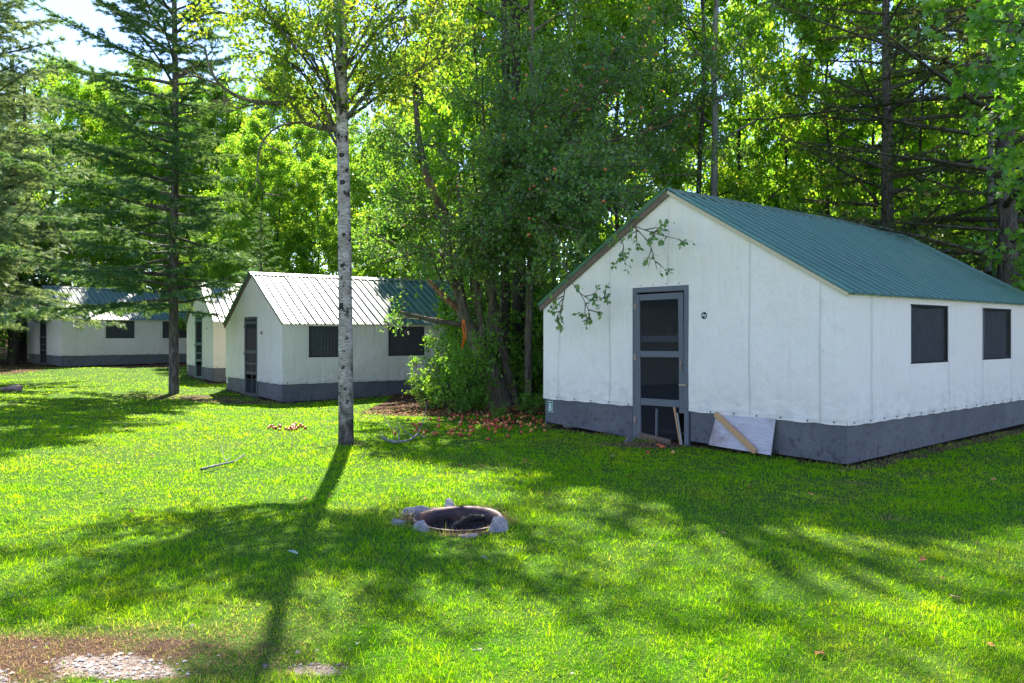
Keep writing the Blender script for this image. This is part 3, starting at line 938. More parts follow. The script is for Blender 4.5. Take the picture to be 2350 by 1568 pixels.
# round black emblem printed on the gable canvas, and a stitched patch by the door
em = MB(); ey, ez, ex = 1.97, 1.79, -.054
em.disc((ex + .002, ey, ez), .048, 20, (-1, 0, 0), .002)
e = em.build("emblem", M['ink'], cab8)
m = MB(); xx = ex - .002
m.quad((xx, ey + .040, ez - .010), (xx, ey - .040, ez + .002), (xx, ey - .040, ez + .014), (xx, ey + .040, ez + .004))
m.quad((xx, ey - .004, ez - .014), (xx, ey - .034, ez - .010), (xx, ey - .018, ez - .034))
m.quad((xx, ey + .028, ez + .018), (xx, ey + .006, ez + .014), (xx, ey + .012, ez + .034))
m.build("emblem_band", M['sign_white'], e)
m = MB(); xx = -.052
for a, b in (((3.36, .50), (3.36, .72)), ((3.36, .72), (3.50, .725)), ((3.50, .725), (3.51, .50))):
    m.bar((xx, a[0], a[1]), (xx, b[0], b[1]), .004, .006, (1, 0, 0))
m.build("stitched_patch", M['seam'], cab8)

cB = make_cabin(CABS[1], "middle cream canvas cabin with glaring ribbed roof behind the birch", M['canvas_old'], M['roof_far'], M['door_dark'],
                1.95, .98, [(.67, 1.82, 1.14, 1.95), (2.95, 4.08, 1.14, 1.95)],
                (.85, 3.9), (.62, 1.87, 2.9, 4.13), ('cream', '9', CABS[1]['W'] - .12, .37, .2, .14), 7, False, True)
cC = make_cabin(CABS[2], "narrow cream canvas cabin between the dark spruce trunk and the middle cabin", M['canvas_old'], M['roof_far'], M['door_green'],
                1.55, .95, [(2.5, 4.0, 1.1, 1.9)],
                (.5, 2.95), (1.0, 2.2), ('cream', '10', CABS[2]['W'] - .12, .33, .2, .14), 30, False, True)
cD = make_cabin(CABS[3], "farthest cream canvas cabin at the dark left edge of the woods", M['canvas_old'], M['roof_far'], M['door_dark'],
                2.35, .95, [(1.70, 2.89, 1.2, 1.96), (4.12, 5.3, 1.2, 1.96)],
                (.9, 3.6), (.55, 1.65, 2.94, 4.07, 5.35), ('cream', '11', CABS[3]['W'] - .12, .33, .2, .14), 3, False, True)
for cb in (cB, cC):
    w = CABS[1] if cb is cB else CABS[2]
    yy = 1.5 if cb is cB else .75
    o = MB().disc((-.055, yy, 1.78), .045, 16, (-1, 0, 0), .002).build("emblem", M['ink'], cb)

# ---------------------------------------------------------------- things round the cabin
def cabpt(u, v, z, c=CABS[0]):
    a = R(c['a'])
    return np.array([c['o'][0] + u * math.cos(a) - v * math.sin(a), c['o'][1] + u * math.sin(a) + v * math.cos(a), c['z'] + z])
bd = empty("plywood_board", (0, 0, 0)); bd.location = tuple(cabpt(-.03, 1.35, 0)); bd.rotation_euler = (0, 0, R(40))
tag(bd, "weathered grey plywood board leaning on the skirt right of the door", "board")
Mb = Matrix.Rotation(R(14), 4, 'Y') @ Matrix.Rotation(R(-3), 4, 'X')
m = MB(); V = []
for y, z in ((-.46, .0), (.47, .03), (.42, .44), (-.46, .46)):
    V.append(Matrix.Rotation(R(14), 4, 'Y') @ Vector((-.14, y, z)))
th = Vector((.014, 0, 0)); m.v += [tuple(v) for v in V] + [tuple(v + th) for v in V]
m.f += [(0, 1, 2, 3), (7, 6, 5, 4), (0, 4, 5, 1), (1, 5, 6, 2), (2, 6, 7, 3), (3, 7, 4, 0)]
m.build("panel", M['ply'], bd, .001)
m = MB()
for y, z in ((-.42, .43), (-.42, .37), (.0, .43), (-.42, .06), (-.38, .05)): m.box(Matrix.Rotation(R(14), 4, 'Y') @ Vector((-.142, y, z)), (.004, .008, .008))
tag(m.build("nail", M['ink'], bd), kind='stuff')
a = bd.matrix_basis @ Vector((-.10 + .10, .44, .455)); b = bd.matrix_basis @ Vector((-.22, -.26, .01))
A_ = bd.matrix_basis @ (Matrix.Rotation(R(14), 4, 'Y') @ Vector((-.165, .42, .45)))
B_ = bd.matrix_basis @ (Matrix.Rotation(R(14), 4, 'Y') @ Vector((-.180, -.27, .015)))
nrm = (bd.matrix_basis.to_3x3() @ Vector((-1, 0, 0)))
pl = MB().bar(A_, B_, .075, .03, nrm).build("wooden_plank", M['pine'], None, .003)
tag(pl, "orange brown wooden plank lying diagonally across the plywood board", "plank")
q = G(1444, 1017)
o = MB().box((0, 0, 0), (.09, .04, .12)).build("painted_block", M['door_paint'], None, .004)
o.location = (q[0], q[1], q[2] + .04); o.rotation_euler = (R(20), R(25), R(20))
tag(o, "small blue grey painted block in the grass left of the door", "block")

# ---------------------------------------------------------------- rocks and fire pit
def rock_mesh(name, seed, mat, sx, sy, sz, sub=3, ang=.35):
    bm = bmesh.new(); bmesh.ops.create_icosphere(bm, subdivisions=sub, radius=1)
    rr = random.Random(seed)
    planes = [(Vector((rr.gauss(0, 1), rr.gauss(0, 1), rr.gauss(0, 1))).normalized(), rr.uniform(.5, .82)) for _ in range(12)]
    for v in bm.verts:
        for n_, d_ in planes:
            k = v.co.dot(n_) - d_
            if k > 0: v.co -= n_ * k * .92
        v.co += v.co.normalized() * .07 * mnoise.noise(v.co * 2.5 + Vector((seed, 0, 0)))
        v.co = Vector((v.co.x * sx, v.co.y * sy, v.co.z * sz))
    me = bpy.data.meshes.new(name); bm.to_mesh(me); bm.free(); me.materials.append(mat)
    return me
def put(name, me, loc, rot=(0, 0, 0), **kw):
    o = link(name, me); o.location = tuple(loc); o.rotation_euler = rot; return tag(o, **kw)
g_ = "stones set round the fire pit"
for i, (px_, py_, w_, d_, h_, mt, rz, lb) in enumerate((
        (958, 1180, .17, .11, .075, 'rock', .3, "long pale flat stone at the back left of the fire pit"),
        (941, 1183, .08, .06, .055, 'rock_dark', 1.2, "small dark blue grey stone left of the fire pit"),
        (1000, 1177, .085, .06, .055, 'rock_red', .5, "small reddish stone between two pale stones behind the pit"),
        (1034, 1172, .15, .09, .10, 'rock', 2.2, "pointed grey stone standing at the back of the fire pit"),
        (1143, 1217, .14, .12, .10, 'rock', .9, "largest rounded grey stone at the right of the fire pit"),
        (914, 1203, .09, .07, .05, 'rock', .1, "low grey stone half sunk in grass at the far left of the pit"),
        (968, 1216, .12, .09, .065, 'rock', 1.9, "grey brown stone at the front left edge of the fire pit"),
        (1078, 1232, .13, .05, .025, 'rock_red', .2, "flat tan stone sunk at the front of the fire pit"))):
    p = G(px_, py_)
    put("fire_pit_stone", rock_mesh("fire_pit_stone", i + 3, M[mt], w_ * .82, d_ * .85, h_), (p[0], p[1], p[2] + h_ * .14), (0, 0, rz), label=lb, cat="stone", group=g_)
def lathe(prof, n, mat, name):
    V = []; Fc = []
    for i in range(n):
        a = 2 * math.pi * i / n
        for r, z in prof: V.append((r * math.cos(a), r * math.sin(a), z + .006 * math.sin(2 * a)))
    k = len(prof)
    for i in range(n):
        j = (i + 1) % n
        for q in range(k - 1): Fc.append((i * k + q, j * k + q, j * k + q + 1, i * k + q + 1))
    me = bpy.data.meshes.new(name); me.from_pydata(V, [], Fc); me.materials.append(mat)
    me.polygons.foreach_set("use_smooth", [True] * len(me.polygons)); me.update(); return me
zp = float(terrain(PIT[0] + .5, PIT[1]))
put("fire_ring", lathe([(.345, -.16), (.350, .0), (.372, .035), (.378, .045), (.370, .052), (.345, .048), (.318, .030), (.308, .0), (.300, -.05), (.300, -.15)], 48, M['rust'], "fire_ring"),
    (PIT[0], PIT[1], zp - .020), (R(2.5), 0, 0), label="scorched steel rim of the sunken fire pit in the lawn", cat="fire ring")

# ---------------------------------------------------------------- branching geometry
class Wood:
    def __init__(s): s.V = []; s.F = []; s.n = 0
    def tube(s, pts, rad, sides=5, flare=0):
        pts = np.asarray(pts, float); rad = np.asarray(rad, float)
        n = len(pts)
        T = np.gradient(pts, axis=0); T /= np.linalg.norm(T, axis=1, keepdims=True) + 1e-9
        ref = np.array([0, 0, 1.0]) if abs(T[0, 2]) < .8 else np.array([1.0, 0, 0])
        A = np.cross(T, ref); A /= np.linalg.norm(A, axis=1, keepdims=True) + 1e-9
        B = np.cross(T, A)
        th = np.arange(sides) * 2 * math.pi / sides
        ring = pts[:, None, :] + rad[:, None, None] * (np.cos(th)[None, :, None] * A[:, None, :] + np.sin(th)[None, :, None] * B[:, None, :])
        s.V.append(ring.reshape(-1, 3))
        i = np.arange(n - 1)[:, None] * sides; j = np.arange(sides)[None, :]; k = (j + 1) % sides
        f = np.stack([i + j, i + k, i + sides + k, i + sides + j], -1).reshape(-1, 4) + s.n
        s.F.append(f); s.n += n * sides
    def mesh(s, name, mat):
        return np_mesh(name, np.concatenate(s.V), np.concatenate(s.F), mat, None, True)

def nrmz(v):
    v = np.asarray(v, float); return v / (np.linalg.norm(v) + 1e-9)
def walk(rng, p, d, L, n, jit, up=0.0):
    pts = [np.array(p, float)]; d = nrmz(d)
    for i in range(n):
        d = nrmz(d + rng.normal(0, jit, 3) + np.array([0, 0, up])); pts.append(pts[-1] + d * L / n)
    return np.array(pts)
def along(pts, t):
    k = t * (len(pts) - 1); i = min(int(k), len(pts) - 2); f = k - i
    return pts[i] * (1 - f) + pts[i + 1] * f, nrmz(pts[i + 1] - pts[i])
def spline(ctrl, n=18):
    c = np.asarray(ctrl, float)
    if len(c) == 2: return np.array([c[0] + (c[1] - c[0]) * t for t in np.linspace(0, 1, n)])
    c = np.vstack([2 * c[0] - c[1], c, 2 * c[-1] - c[-2]])
    out = []; m = len(c) - 3
    for t in np.linspace(0, m - 1e-6, n):
        i = int(t); f = t - i; p0, p1, p2, p3 = c[i:i + 4]
        out.append(.5 * ((2 * p1) + (-p0 + p2) * f + (2 * p0 - 5 * p1 + 4 * p2 - p3) * f * f + (-p0 + 3 * p1 - 3 * p2 + p3) * f ** 3))
    return np.array(out)

LEAF = (np.array([(0, 0, 0), (.45, .32, .10), (1, 0, -.05), (.45, -.32, .10)]), np.array([(0, 3, 2), (0, 2, 1)]))
MAPLE = (np.array([(0, 0, 0), (.05, .38, .03), (.30, .30, .02), (.52, .58, .05), (.60, .22, .02), (1.0, 0, -.08), (.60, -.22, .02), (.52, -.58, .05), (.30, -.30, .02), (.05, -.38, .03), (.3, 0, .05)]),
         np.array([(10, 0, 1), (10, 1, 2), (10, 2, 3), (10, 3, 4), (10, 4, 5), (10, 5, 6), (10, 6, 7), (10, 7, 8), (10, 8, 9), (10, 9, 0)]))
_sv = []; _sf = []
for _k, (_x, _y, _z, _l, _w) in enumerate(((0, 0, 0, 1.0, .16), (.05, .30, .08, .62, .13), (.05, -.30, .08, .62, .13), (.35, .34, .02, .50, .12), (.35, -.34, .02, .50, .12), (.2, .05, .34, .55, .12), (.3, -.08, -.25, .5, .12))):
    _b = _x * .9; _d = np.array([_l * .75, _y * 1.3, _z]); _n = len(_sv)
    _sv += [(_b, -_w * .6, 0), (_b, _w * .6, 0), (_b + _d[0], _d[1], _d[2])]; _sf.append((_n, _n + 1, _n + 2))
SPRIG = (np.array(_sv), np.array(_sf))
def scatter_leaves(name, C, A, N, size, mat, tmpl=LEAF, rng=None):
    n = len(C)
    A = A / (np.linalg.norm(A, axis=1, keepdims=True) + 1e-9)
    S = np.cross(A, N); S /= np.linalg.norm(S, axis=1, keepdims=True) + 1e-9
    Nn = np.cross(S, A)
    tv, tf = tmpl; k = len(tv)
    V = C[:, None, :] + size[:, None, None] * (tv[None, :, 0, None] * A[:, None, :] + tv[None, :, 1, None] * S[:, None, :] + tv[None, :, 2, None] * Nn[:, None, :])
    Fc = (tf[None] + (np.arange(n) * k)[:, None, None]).reshape(-1, 3)
    rnd = np.repeat(rng.random(n), k)
    return np_mesh(name, V.reshape(-1, 3), Fc, mat, dict(rnd=rnd))

def leaves_on(rng, segs, per_m, spread, droop=.35):
    """segs: list of (p0, p1)"""
    p0 = np.array([s[0] for s in segs]); p1 = np.array([s[1] for s in segs])
    L = np.linalg.norm(p1 - p0, axis=1)
    n = rng.poisson(L * per_m)
    i = np.repeat(np.arange(len(segs)), n)
    t = rng.random(len(i))[:, None]
    C = p0[i] * (1 - t) + p1[i] * t + rng.normal(0, spread, (len(i), 3))
    D = (p1 - p0)[i] / (L[i][:, None] + 1e-9)
    A = D * .5 + rng.normal(0, .6, (len(i), 3)); A[:, 2] -= droop
    N = rng.normal(0, .5, (len(i), 3)); N[:, 2] += .8
    return C, A, N

def branch_out(rng, wood, limb, r0, sec_n, sec_L, tw_n, tw_L, segs, start=.25, jit=.16, up=.03, sides=4, thin=.006):
    """secondary branches and twigs on one limb; collects twig segments for leaves"""
    L = np.linalg.norm(np.diff(limb, axis=0), axis=1).sum()
    for k in range(sec_n):
        t = start + (1 - start) * (k + rng.random()) / sec_n
        t = min(t, .99)
        p, d = along(limb, t)
        side = nrmz(np.cross(d, rng.normal(0, 1, 3)))
        side[2] *= .6
        dd = nrmz(d * .75 + side * .95 + np.array([0, 0, .12]))
        ln = sec_L * (1.15 - .6 * t) * rng.uniform(.7, 1.25)
        sp = walk(rng, p, dd, ln, 5, jit, up)
        wood.tube(sp, np.linspace(max(r0 * (1 - t) * .5, .012), thin, len(sp)), sides)
        for q in range(tw_n):
            tt = .2 + .8 * (q + rng.random()) / tw_n; tt = min(tt, .99)
            p2, d2 = along(sp, tt)
            s2 = nrmz(np.cross(d2, rng.normal(0, 1, 3)))
            tp = walk(rng, p2, nrmz(d2 * .6 + s2), tw_L * rng.uniform(.5, 1.3), 3, jit * 1.3, -.02)
            wood.tube(tp, np.linspace(thin, thin * .4, len(tp)), 3)
            for a in range(3): segs.append((tp[a], tp[a + 1]))
        segs.append((sp[-2], sp[-1])); segs.append((sp[-3], sp[-2]))

def deciduous(seed, H, r0, cb, Rc, nl, per_m, leaf, lm, bm_, tw=(5, 5), lean=(0, 0), shape=.7, spread=.07, tmpl=LEAF, two=False):
    rng = np.random.default_rng(seed)
    tr = [np.array([0, 0, -.15])]
    n = 12
    for i in range(1, n + 1):
        f = i / n
        tr.append(np.array([lean[0] * f + rng.normal(0, .05), lean[1] * f + rng.normal(0, .05), H * f]))
    tr = np.array(tr)
    w = Wood()
    ff = np.linspace(0, 1, len(tr)); rad = r0 * (1 - ff * .88); rad[0] *= 1.35
    w.tube(tr, rad, 8)
    segs = []
    for k in range(nl):
        f = cb / H + (1 - cb / H) * ((k + rng.random()) / nl) ** .9
        f = min(f, .985)
        p, d = along(tr, f)
        g = (f - cb / H) / (1 - cb / H)
        Ls = Rc * max(math.sin(math.pi * (.12 + .80 * g)), .12) ** shape * rng.uniform(.75, 1.2)
        az = k * 2.39996 + rng.normal(0, .35)
        el = .15 + .75 * g + rng.normal(0, .15)
        dd = np.array([math.cos(az) * math.cos(el), math.sin(az) * math.cos(el), math.sin(el)])
        lp = walk(rng, p, dd, Ls, 7, .10, .03)
        rl = max(r0 * (1 - f) * .45, .018)
        w.tube(lp, np.linspace(rl, .008, len(lp)), 5)
        branch_out(rng, w, lp, rl, tw[0], Ls * .42, tw[1], .45, segs)
    C, A, N = leaves_on(rng, segs, per_m, spread)
    size = leaf * rng.uniform(.65, 1.25, len(C))
    return w.mesh("trunk", bm_), scatter_leaves("crown", C, A, N, size, lm, tmpl, rng), len(C)

def place_tree(name, trunk, crown, loc, rz, sc, label, cat, group=None):
    o = empty(name, loc, rz); o.scale = sc if isinstance(sc, tuple) else (sc, sc, sc)
    link("trunk", trunk, o); link("crown", crown, o)
    return tag(o, label, cat, group)

LOG = []
# forest kinds
FT = []
for i, (H, r0, cb, Rc, nl) in enumerate(((13.5, .13, 3.2, 2.9, 26), (12.0, .10, 2.0, 2.5, 26), (15.0, .15, 5.0, 3.2, 24), (10.0, .08, 1.2, 2.3, 24))):
    t_, c_, n_ = deciduous(100 + i, H, r0, cb, Rc, nl, 60, .128, M['leaf_forest'], M['bark_forest'], (6, 5))
    FT.append((t_, c_, H)); LOG.append(n_)
# understory shrubs
SH = []
for i in range(3):
    rng = np.random.default_rng(40 + i)
    w = Wood(); segs = []
    for k in range(9):
        az = rng.random() * 6.28
        st_ = walk(rng, (rng.normal(0, .25), rng.normal(0, .25), -.05), (math.cos(az) * .5, math.sin(az) * .5, 1), rng.uniform(1.2, 2.4), 6, .10, .02)
        w.tube(st_, np.linspace(.014, .005, len(st_)), 4)
        branch_out(rng, w, st_, .014, 6, .6, 4, .3, segs, .1, .2, 0, 3, .004)
    C, A, N = leaves_on(rng, segs, 34, .06)
    SH.append((w.mesh("stems", M['bark_forest']), scatter_leaves("foliage", C, A, N, .10 * rng.uniform(.6, 1.3, len(C)), M['leaf_shrub'], LEAF, rng)))
    LOG.append(len(C))
def place_shrub(i, loc, rz, sc, label, group=None):
    o = empty("shrub", loc, rz); o.scale = sc if isinstance(sc, tuple) else (sc, sc, sc)
    link("stems", SH[i][0], o); link("foliage", SH[i][1], o)
    return tag(o, label, "shrub", group)

def on_ground(x, y, dz=0.0): return (x, y, float(terrain(x, y)) + dz)
def pxd(px_, D): return ((px_ - CX) / FPX * D, D)

# rows of forest trees: (px, depth, kind, scale)
fr = random.Random(5)
SPLIT = {"thin trees behind the apple tree": (23, 1230, "the stout dark trunk"), "trees behind the nearest cabin": (25, 2034, "the half dead spruce"),
         "trees behind the middle cabin": (41, 790, "the birch"), "short trees behind the middle cabins": (30, 790, "the birch"), "trees behind the far cabins": (46, 400, "the bare trunked spruce")}
def forest(label, group, items):
    for (px_, D, k, s) in items:
        x, y = pxd(px_, D)
        if D >= 48 and label.startswith('yellow green'): s = (s * 1.1, s * 1.1, s * 1.22)
        if inside_cabins(np.array([x]), np.array([y]), .35)[0]: print('SKIP', px_, D); continue
        if isinstance(s, float) and label.startswith(('thin backlit', 'leafy tree')): s = (s, s, s * (1.32 if D < 25 else 1.0))
        t_, c_, H = FT[k]
        q = SPLIT[group]
        lab = ("nearer " if D < q[0] else "farther ") + label + ', ' + ('left' if px_ < q[1] else 'right') + ' of ' + q[2]
        place_tree("forest_tree", t_, c_, on_ground(x, y), fr.uniform(0, 6.28), s, lab, "tree", group)
forest("thin backlit tree behind the apple tree", "thin trees behind the apple tree",
       [(905, 27.0, 3, .95), (1010, 28.0, 1, .95), (1090, 20.5, 3, .9), (1180, 22.5, 0, .9), (1270, 20.2, 1, .85), (1340, 23.5, 2, .85), (1420, 20.5, 3, 1.0), (1530, 22.5, 0, .9), (1610, 20.5, 1, .95), (1250, 26, 2, .95), (1080, 28, 0, 1.0), (1440, 27, 0, 1.0)])
forest("leafy tree behind the teal roof", "trees behind the nearest cabin",
       [(1700, 22.5, 1, .85), (1800, 24, 3, .95), (1900, 21, 3, .9), (2000, 24.5, 3, 1.0), (2110, 22, 3, .95), (2200, 24.5, 3, .95), (2290, 21, 1, .8), (2400, 20.5, 3, 1.0), (1860, 31, 3, .65), (2060, 30, 3, .7), (2330, 30, 3, .7), (1750, 31, 3, .7), (2500, 27, 3, .8), (2150, 33, 3, .75), (1960, 35, 3, .8), (2250, 36, 3, .8), (2420, 34, 3, .8), (1820, 37, 3, .85), (1720, 26.5, 3, .8), (1830, 27.5, 3, .85), (1930, 26.5, 3, .8), (2070, 27, 3, .85), (2190, 27.5, 3, .8), (2300, 26, 3, .8), (1650, 27, 3, .85)])
forest("yellow green tree behind the middle cabin", "trees behind the middle cabin",
       [(560, 40, 3, 1.0), (640, 38, 1, .8), (730, 37, 3, .9), (820, 35, 3, .9), (700, 43, 1, .95), (860, 36, 1, .8), (590, 45, 1, 1.05), (500, 49, 1, 1.0), (660, 49, 0, 1.0), (950, 31, 3, 1.0), (800, 48, 2, .9), (960, 40, 0, 1.0), (910, 27.5, 3, .75), (660, 52, 0, 1.0), (785, 33.0, 1, .85), (600, 36, 1, .85)])
forest("short leafy tree behind the middle cabins", "short trees behind the middle cabins",
       [(520, 33.5, 3, .52), (590, 33, 3, .55), (660, 31, 3, .5), (730, 30.5, 3, .55), (800, 29.5, 3, .5), (870, 29, 3, .55), (460, 37, 3, .55), (930, 28.5, 3, .6)])
forest("yellow green tree behind the far cabins", "trees behind the far cabins",
       [(210, 50, 3, 1.25), (280, 48, 1, 1.0), (350, 49, 3, 1.3), (430, 47, 3, 1.2), (490, 49, 1, 1.0), (120, 48, 0, 1.0), (550, 52, 0, 1.0), (180, 54, 0, 1.05), (460, 55, 0, 1.05), (400, 53, 1, 1.1), (250, 54, 1, 1.1), (80, 41, 3, .8), (20, 39, 3, .9), (40, 44, 1, .9), (320, 58, 0, .85), (-60, 42, 0, 1.0), (160, 45, 3, .7), (240, 44, 3, .6), (310, 43.5, 3, .6), (390, 43, 3, .6)])
# shrubs of the forest edge
srnd = random.Random(11)
def shrubs(label, group, spans):
    for (p0, p1, D0, D1, n, s0, s1) in spans:
        for i in range(n):
            x, y = pxd(p0 + (p1 - p0) * (i + srnd.random()) / n, srnd.uniform(D0, D1))
            if inside_cabins(np.array([x]), np.array([y]), .9)[0]: continue
            place_shrub(srnd.randrange(3), on_ground(x, y), srnd.uniform(0, 6.28), srnd.uniform(s0, s1), label, group)
shrubs("bushy undergrowth shrub between the apple tree and the nearest cabin", "undergrowth behind the apple tree", [(1190, 1290, 17.5, 18.8, 4, .7, .95), (1090, 1300, 18.8, 21.5, 9, 1.1, 1.7), (1130, 1290, 22, 25, 5, 1.7, 2.3), (1280, 1700, 19, 23, 8, 1.2, 1.9)])
shrubs("bushy undergrowth shrub behind the teal roofed cabin", "undergrowth behind the nearest cabin", [(1700, 2450, 18.5, 22, 14, 1.4, 2.2), (1650, 2500, 24, 28, 10, 1.6, 2.4)])
shrubs("low shrub growing behind the middle and narrow cabins", "undergrowth behind the middle cabins", [(560, 980, 27.5, 33, 12, 1.3, 2.2)])
shrubs("dark shrub in the shade at the far left woods", "undergrowth at the far left", [(-190, -60, 34, 39, 7, 1.0, 1.7), (60, 540, 42, 46, 12, 1.4, 2.3)])

# the apple tree: leaning trunk and limbs traced at their own depths
def PP(l): return [P(*q) for q in l]
rngA = np.random.default_rng(3)
wA = Wood(); segA = []
DA = APP[1]
b0 = APP + np.array([0, 0, -.1])
main = spline([b0, P(1142, 900, DA), P(1118, 835, DA - .1), P(1085, 770, DA - .2), P(1062, 715, DA - .3), P(1045, 620, DA - .3), P(1024, 510, DA - .2), P(985, 420, DA - .1), P(963, 330, DA), P(955, 250, DA), P(948, 120, DA)], 34)
wA.tube(main, np.interp(np.linspace(0, 1, 34), [0, .06, .2, .35, .6, 1], [.34, .25, .21, .14, .10, .04]), 12)
second = spline([b0 + np.array([.28, .15, 0]), P(1170, 880, DA + .2), P(1150, 780, DA + .3), P(1128, 660, DA + .3), P(1120, 560, DA + .2), P(1150, 440, DA)], 22)
wA.tube(second, np.interp(np.linspace(0, 1, 22), [0, .3, 1], [.16, .11, .05]), 9)
stems = [([P(1110, 815, DA - .1), P(1098, 700, DA - .2), P(1085, 600, DA - .3), P(1062, 520, DA - .3), P(1050, 400, DA - .2)], .10, .045),
         ([P(1122, 850, DA), P(1128, 700, DA - .3), P(1140, 560, DA - .8), P(1165, 440, DA - 1.2)], .085, .04),
         ([P(1075, 748, DA - .2), P(1000, 736, DA - .6), P(955, 726, DA - .8), P(915, 716, DA - 1)], .06, .03),
         ([P(940, 600, DA + .2), P(905, 560, DA + .2), P(860, 540, DA)], .05, .025)]
for ctrl, ra, rb in stems:
    s = spline(ctrl, 12); wA.tube(s, np.linspace(ra, rb, 12), 7)
    branch_out(rngA, wA, s, ra * .5, 4, .9, 4, .35, segA, .5)
targets = [(880, 340, 16.2), (930, 190, 16.6), (1010, 60, 17), (1090, 230, 15.2), (1110, 90, 16), (1170, 420, 13.8), (1230, 330, 13.8), (1260, 110, 15), (1250, 230, 14.5), (1340, 20, 15.5), (1390, 180, 14.6),
           (1380, 300, 13.6), (1400, 430, 12.9), (1330, 540, 12.6), (1480, 60, 15.6), (1590, 130, 16.2), (1540, 290, 15), (1660, 210, 17), (1690, 340, 17.4), (1610, 400, 16.6), (1290, 620, 13.2), (1210, 540, 14), (1480, 380, 13.4),
           (920, 460, 15.6), (880, 600, 15.9), (1000, 330, 15), (1010, 580, 14.8), (1100, 520, 14.4), (1500, 470, 14.4), (1240, 430, 13.0), (1200, 640, 14.6), (1120, 600, 15.2), (1060, 560, 15.0), (1000, 500, 15.4), (1160, 700, 15.6), (1290, 400, 12.8), (1430, 100, 15.2), (1170, 20, 16.2), (1150, 320, 14.3), (1560, 20, 16.2), (1330, 420, 13.2), (1480, 430, 12.5), (1435, 480, 12.3), (1350, 480, 12.6), (1290, 540, 13.0), (1740, 200, 17.6), (1720, 90, 17.5), (1620, 40, 17), (1200, 480, 13.5), (1380, 380, 12.9)]
for (tx, ty, td) in targets:
    e_ = P(tx, ty, td)
    src = second if tx > 1080 else main
    st_, _ = along(src, .92 if tx > 1080 else np.clip(.45 + (600 - ty) / 900, .4, .95))
    if 1080 < tx < 1250 and ty > 380: st_, _ = along(second, .75)
    mid = st_ * .5 + e_ * .5 + np.array([0, 0, .35]) + rngA.normal(0, .2, 3)
    lp = spline([st_, st_ * .8 + mid * .2 + rngA.normal(0, .06, 3), mid, e_ + rngA.normal(0, .05, 3)], 12)
    rl = .055
    wA.tube(lp, np.linspace(rl, .010, 12), 5)
    branch_out(rngA, wA, lp, rl, 11, 1.15, 6, .42, segA, .38, .18, -.01)
# sparse drooping sprays in front of the gable
spr = [([P(1400, 480, 12.2), P(1450, 515, 11.45), P(1500, 535, 11.1), P(1560, 550, 10.75)], 7), ([P(1450, 515, 11.45), P(1490, 560, 11.1), P(1508, 618, 11.0)], 5), ([P(1395, 500, 12.0), P(1430, 560, 11.5), P(1420, 600, 11.6)], 6),
       ([P(1290, 600, 12.6), P(1320, 660, 12.2), P(1360, 690, 11.9), P(1398, 678, 11.7)], 7), ([P(1300, 640, 12.4), P(1290, 700, 12.3), P(1275, 735, 12.3)], 5), ([P(1330, 670, 12.1), P(1350, 710, 11.9), P(1352, 735, 11.9)], 4)]
segS = []
for ctrl, k in spr:
    s = spline(ctrl, 10); wA.tube(s, np.linspace(.010, .004, 10), 4)
    branch_out(rngA, wA, s, .006, k, .28, 2, .14, segS, .2, .2, -.04, 3, .0025)
C, A, N = leaves_on(rngA, segA, 48, .07)
C2, A2, N2 = leaves_on(rngA, segS, 30, .012, .5)
C = np.concatenate([C, C2]); A = np.concatenate([A, A2]); N = np.concatenate([N, N2])
u_, v_ = cabin_local(C[:, 0], C[:, 1], CAB8, 40)
inb = (u_ > -.12) & (u_ < 7) & (v_ > -.3) & (v_ < 5.4)
keep = ~(inb & (C[:, 2] < 2.2 + (2.6 - abs(v_ - 2.6)) * .585))
sxA = CX + C[:, 0] / C[:, 1] * FPX; syA = HY - (C[:, 2] - CAM_H) / C[:, 1] * FPX
thin = (sxA > 925) & (sxA < 1250) & (C[:, 1] < APP[1] + .8)
pr = np.where(thin & (syA > 640), .78, np.where(thin & (syA > 500), .25, 0))
pr = np.where((sxA < 1060) & (sxA > 930) & (syA > 300) & (syA < 620), .55, pr)
keep &= rngA.random(len(C)) > pr
C, A, N = C[keep], A[keep], N[keep]
LOG.append(("apple", len(C)))
apple = empty("apple_tree", tuple(APP)); inv = -APP
def shift_mesh(me, off):
    me.transform(Matrix.Translation(Vector(tuple(off)))); return me
tag(apple, "old leaning apple tree with red fruit left of the nearest cabin", "tree")
link("trunk", shift_mesh(wA.mesh("trunk", M['bark_apple']), inv), apple)
link("crown", shift_mesh(scatter_leaves("crown", C, A, N, .076 * rngA.uniform(.6, 1.3, len(C)), M['leaf_apple'], LEAF, rngA), inv), apple)
wB = Wood()
wB.tube(spline([P(1064, 722, DA - .25), P(1040, 700, DA - .4), P(1010, 672, DA - .5), P(980, 640, DA - .5)], 10), np.array([.085, .08, .075, .072, .07, .068, .065, .06, .05, .02]), 8)
wC = Wood()
wC.tube(spline([P(1005, 470, DA - .26), P(992, 437, DA - .2), P(972, 390, DA - .12)], 8), np.array([.02, .07, .085, .085, .08, .08, .06, .02]), 8)
link("broken_limb", shift_mesh(wB.mesh("broken_limb", M['bark_torn']), inv), apple)
link("broken_limb", shift_mesh(wC.mesh("broken_limb", M['bark_torn']), inv), apple)
